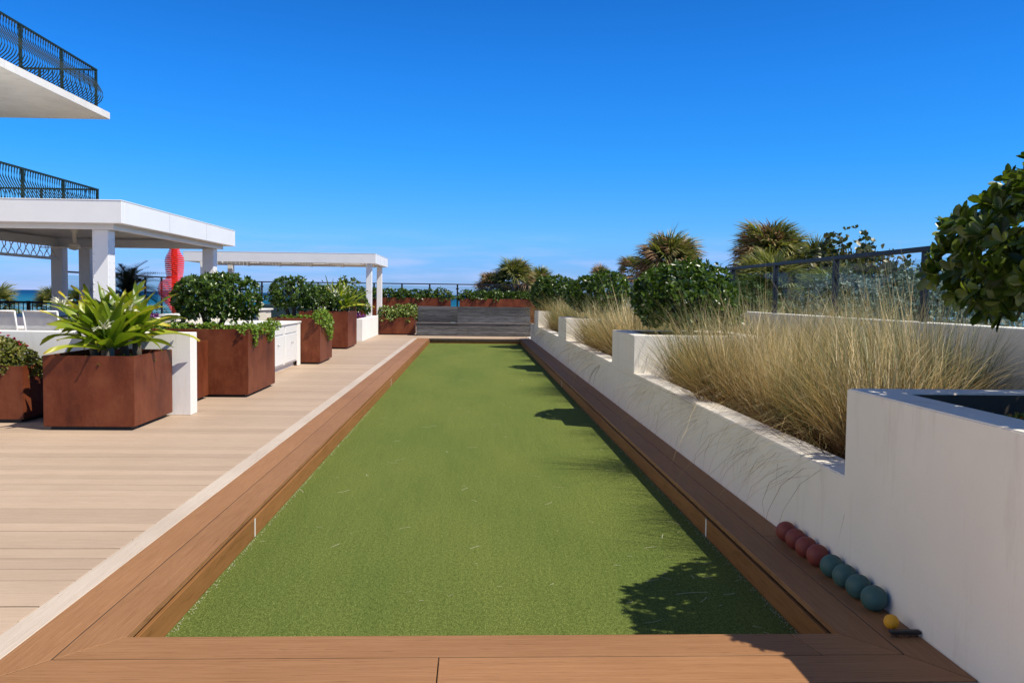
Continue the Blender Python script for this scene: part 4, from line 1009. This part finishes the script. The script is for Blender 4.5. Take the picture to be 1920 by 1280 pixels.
palm('green palm crown between the big palm and the sea grape', 9.9, 25, 1.95, .78, 50, .1)
palm('low palm crown seen through the glass, right of the big palm', 6.5, 18.5, 1.3, .68, 50, .1)
palm('small dark palm crown through the glass, left of the thick near post', 6.4, 15.5, 1.2, .56, 44, .05)
palm('low palm through the glass just below the big palm crown', 7.5, 22.0, 1.5, .8, 60, .1)
palm('small dry palm tip peeking over the third topiary bush', 6.1, 42, 2.15, .55, 28, .5)
palm('small palm tip left of the crown behind the topiary bush', 6.9, 38, 2.3, .65, 30, .5)
palm('far palm clump beyond the sea railing, tallest of the three at the right', 2.1, 44, 1.85, 1.0, 80, .3)
palm('dry lower palm crown at the left of the far clump', .95, 44.5, 1.5, .8, 60, .7)
palm('lower palm crown at the right of the far clump', 3.4, 45, 1.65, .85, 60, .2)
palm('dark palm head above the picket railing on the far left', -14.6, 27.5, .70, .62, 26, .2)
palm('greyish palm head seen through the left glass railing', -12.4, 26.5, .75, .55, 26, .2)
palm('small palm head beyond the left glass railing, near the pergola post', -11.6, 26.3, .72, .5, 24, .1)

# sea grape: twigs with round leaves
def sea_grape(label, c, rad, n, z0, ln=.17, twigs=24):
    t_ = thing('sea_grape', label, 'tree', (c[0], c[1], z0)); B = BM(); c_ = Vector(c)
    B.tube([(c[0], c[1], z0), (c[0] + .1, c[1], c[2] - rad[2])], [.09, .06], 7)
    tips = []
    for k in range(twigs):
        d = Vector(rv(1)[0]); d.z = abs(d.z) * 1.1 + .1; d.normalize()
        tip = c_ + Vector((d.x * rad[0], d.y * rad[1], d.z * rad[2])) * rnd.uniform(.75, 1.15)
        st = Vector((c[0] + .1, c[1], c[2] - rad[2])); mid = st.lerp(tip, .5) + Vector((rnd.uniform(-.15, .15), 0, -.08))
        B.tube([st, mid, tip], [.03, .02, .008], 5, False)
        for q in range(n // twigs): tips.append(tuple((mid.lerp(tip, rnd.uniform(.1, 1.02)) + Vector((rnd.gauss(0, .05), rnd.gauss(0, .05), rnd.gauss(0, .05))))))
    B.done('branches', m_bark, t_)
    P = np.array(tips); D = nrm(rv(len(P)) + np.array((0, 0, .5)))
    leafobj('foliage', (P, D, rv(len(P)) + np.array([0, -.4, .5]), ln * rng.uniform(.7, 1.1, len(P)), ln * rng.uniform(.7, 1.0, len(P))), m_grape, t_, (OV, OVF))
    return t_
sea_grape('loose sea grape with round leaves rising over the right railing', (8.9, 19.8, 1.6), (1.35, 1.0, 1.05), 1100, -4.3, .13, 46)
# silver shrubs and dune scrub
def mass(name, label, blobs, mat, ln, wd, seed, cat='shrub', z0=-4.4, amp=.2):
    t_ = thing(name, label, cat, (blobs[0][0][0], blobs[0][0][1], z0)); args = None; B = BM()
    for i, (c, rd, n) in enumerate(blobs):
        A_ = rosettes(np.array(c), np.array(rd), n, 5, ln, wd, amp, seed + i, -.5)
        args = A_ if args is None else tuple(np.concatenate((p_, q_)) for p_, q_ in zip(args, A_))
        for k in range(3): B.tube([(c[0] + rnd.uniform(-.2, .2), c[1], z0), (c[0] + rnd.uniform(-.4, .4) * rd[0], c[1] + rnd.uniform(-.4, .4) * rd[1], c[2] + rd[2] * .3)], [.06, .02], 5)
    leafobj('foliage', args, mat, t_); B.done('branches', m_bark, t_)
    return t_
mass('sea_grape', 'dense dark leafy tree right of the big palm, crossing the right railing', [((8.6, 20.4, 1.75), (1.15, .9, 1.0), 620), ((9.4, 20.8, 1.55), (.85, .8, .85), 360), ((7.9, 20.6, 1.5), (.7, .7, .9), 260)], m_grape, .12, .10, 161, cat='tree')
sea_grape('low sea grape branches seen through the clear near pane', (6.7, 14.0, 1.35), (.8, .7, .65), 420, -4.3, .13, 22)
mass('silver_shrub', 'silvery grey shrub filling the near panes of the right railing', [((5.75, 11.0, 1.05), (.85, .9, .68), 1700), ((6.6, 12.2, 1.1), (1.1, 1.0, .78), 1500), ((5.5, 8.6, .7), (.8, .9, .6), 1000)], m_silver, .055, .034, 101)
mass('silver_shrub', 'silvery green shrub behind the thick near post of the right railing', [((6.0, 13.4, 1.0), (.95, 1.0, .7), 1600), ((7.8, 14.6, 1.15), (1.2, 1.0, .7), 1200)], m_silver, .06, .036, 111)
mass('dune_shrub', 'green scrub at the foot of the palms beyond the right railing', [((5.6, 15.2, .5), (1.0, 1.6, .8), 900), ((6.5, 19.0, .7), (1.5, 1.8, .9), 900), ((8.4, 17.5, 1.0), (1.2, 1.4, .8), 700), ((8.5, 24, .9), (2.2, 1.8, 1.1), 900), ((7.4, 29, .9), (2.0, 2.0, 1.1), 700), ((6.8, 35, .9), (2.0, 2.0, 1.2), 600), ((9.5, 20.5, 1.1), (1.6, 1.4, 1.0), 700), ((8.3, 22.8, 1.3), (1.7, 1.2, 1.0), 900), ((5.3, 17.0, .8), (.9, 1.2, .75), 700)], m_dune, .085, .045, 121)
mass('dune_shrub', 'green scrub under the far palm clump', [((1.2, 44.5, .4), (1.3, 1.2, .9), 500), ((3.2, 45, .4), (1.7, 1.2, 1.0), 600)], m_dune, .1, .05, 131)
mass('dune_shrub', 'dune scrub beyond the left railing and picket fence', [((-14.2, 28, .02), (1.6, 1.3, .62), 900), ((-12.3, 28, .0), (1.4, 1.3, .55), 800), ((-12.9, 31, .0), (1.5, 1.5, .6), 600), ((-12.2, 35, -.1), (1.5, 2.0, .7), 600)], m_dune, .075, .04, 141)

# cycads
def cycad(label, x, y_, z0, size, n=30):
    t_ = thing('cycad', label, 'palm', (x, y_, z0), None)
    BM().tube([(x, y_, z0), (x, y_, z0 + .42 * size)], [.13 * size, .1 * size], 9).done('trunk', m_bark, t_)
    V = []; Fa = []
    def q4(a_, b_, c_, d_): i = len(V); V.extend([a_, b_, c_, d_]); Fa.append((i, i + 1, i + 2, i + 3))
    seg = 16
    for s in range(seg):
        t0 = s / seg; p = Vector((t0, 0, .22 * math.sin(t0 * 2.6) - .28 * t0 ** 2)); q = Vector(((s + 1) / seg, 0, .22 * math.sin((s + 1) / seg * 2.6) - .28 * ((s + 1) / seg) ** 2))
        sd = Vector((0, .006, 0)); q4(p - sd, p + sd, q + sd, q - sd)
        for sg in (-1, 1):
            for h in (0, .5):
                m0 = p.lerp(q, h); ll = .19 * math.sin(min(1, t0 * 1.0 + .12) * math.pi * .9 + .2) + .03; tip = m0 + Vector((.55 * ll, sg * ll, .35 * ll)); q4(m0, m0 + Vector((.018, 0, 0)), tip + Vector((.004, 0, 0)), tip)
    me_ = mesh_np('frond', [tuple(v) for v in V], Fa); me_.materials.append(m_cycad)
    for k in range(n):
        fr_ = k / n; o = bpy.data.objects.new('frond', me_); COL.objects.link(o); o.parent = t_; o.location = (0, 0, .40 * size)
        o.rotation_euler = (rnd.uniform(-.3, .3), -(-.25 + 1.55 * fr_ + rnd.uniform(-.1, .1)), k * 2.399); s_ = size * rnd.uniform(.85, 1.1); o.scale = (s_, s_, s_)
    return t_
cycad('dark bristly cycad in the raised bed left of the red sculpture', -8.1, 21.0, .74, .95, 40)
cycad('dark cycad behind the far spiky plant, left of the yellow hedge', -4.1, 25.2, .54, .85, 34)
# small garden lamp before the cycad
gl_ = thing('path_lamp', 'small pale mushroom lamp in the raised bed before the cycad', 'lamp', (-7.6, 19.0, .74))
BM().tube([(-7.6, 19, .74), (-7.6, 19, 1.06)], .012, 6).done('stem', m_steel, gl_)
BM().lathe([(.02, 0), (.10, 0), (.08, .03), (.02, .05)], (-7.6, 19, 1.05), 14).done('cap', m_fan, gl_)

# ================================================================== litter on the turf
V = []; Fa = []; al = []
for k in range(190):
    x = rnd.uniform(-1.25, 1.4); y_ = 3.5 + 22 * rnd.random() ** 1.7
    if rnd.random() < .45: x = 1.4 - abs(rnd.gauss(0, .25))
    a_ = rnd.uniform(-.9, .9) + (math.pi / 2 if rnd.random() < .15 else 0); Lk = rnd.choice((.02, .035, .06, .09)) * rnd.uniform(.6, 1.5) * (1 + (rnd.random() < .05) * 2.5); c_ = rnd.uniform(-.8, .8)
    w_ = .0007 + .0006 * rnd.random() + y_ * .00007; p = Vector((x, y_, -.1455)); segs = 6; aa = a_
    for s in range(segs + 1):
        n2 = Vector((-math.sin(aa), math.cos(aa), 0)); i = len(V); V += [p - n2 * w_, p + n2 * w_]; al += [1, 1]
        if s < segs: Fa.append((i, i + 1, i + 3, i + 2))
        p = p + Vector((math.cos(aa), math.sin(aa), rnd.uniform(-.02, .03))) * Lk / segs; aa += c_ / segs
V = [(min(max(v[0], -1.283), 1.437), v[1], max(v[2], -.147)) for v in V]
o = link('dry_straw', mesh_np('dry_straw', V, Fa), m_litter); tag(o, 'loose pale grass straws scattered over the green turf', 'straws', kind='stuff')
# pale infill grains along the kerb
n = 1500; xs_ = np.where(rng.random(n) < .6, 1.437 - np.abs(rng.normal(0, .018, n)), -1.283 + np.abs(rng.normal(0, .012, n))); ys_ = 3.35 + 8 * rng.random(n) ** 1.6
P = np.stack([xs_, ys_, np.full(n, -.148)], 1); s_ = rng.uniform(.001, .0028, n)
Tt = np.array([(1, 0, 0), (-.5, .87, 0), (-.5, -.87, 0), (0, 0, 1.3)]); V = (P[:, None] + Tt[None] * s_[:, None, None]).reshape(-1, 3)
Fa = (np.array([(0, 1, 3), (1, 2, 3), (2, 0, 3)])[None] + (np.arange(n) * 4)[:, None, None]).reshape(-1, 3)
o = link('turf_infill', mesh_np('turf_infill', V, Fa), m_sand); tag(o, 'pale sand grains gathered where turf meets the kerb', 'sand', kind='stuff')
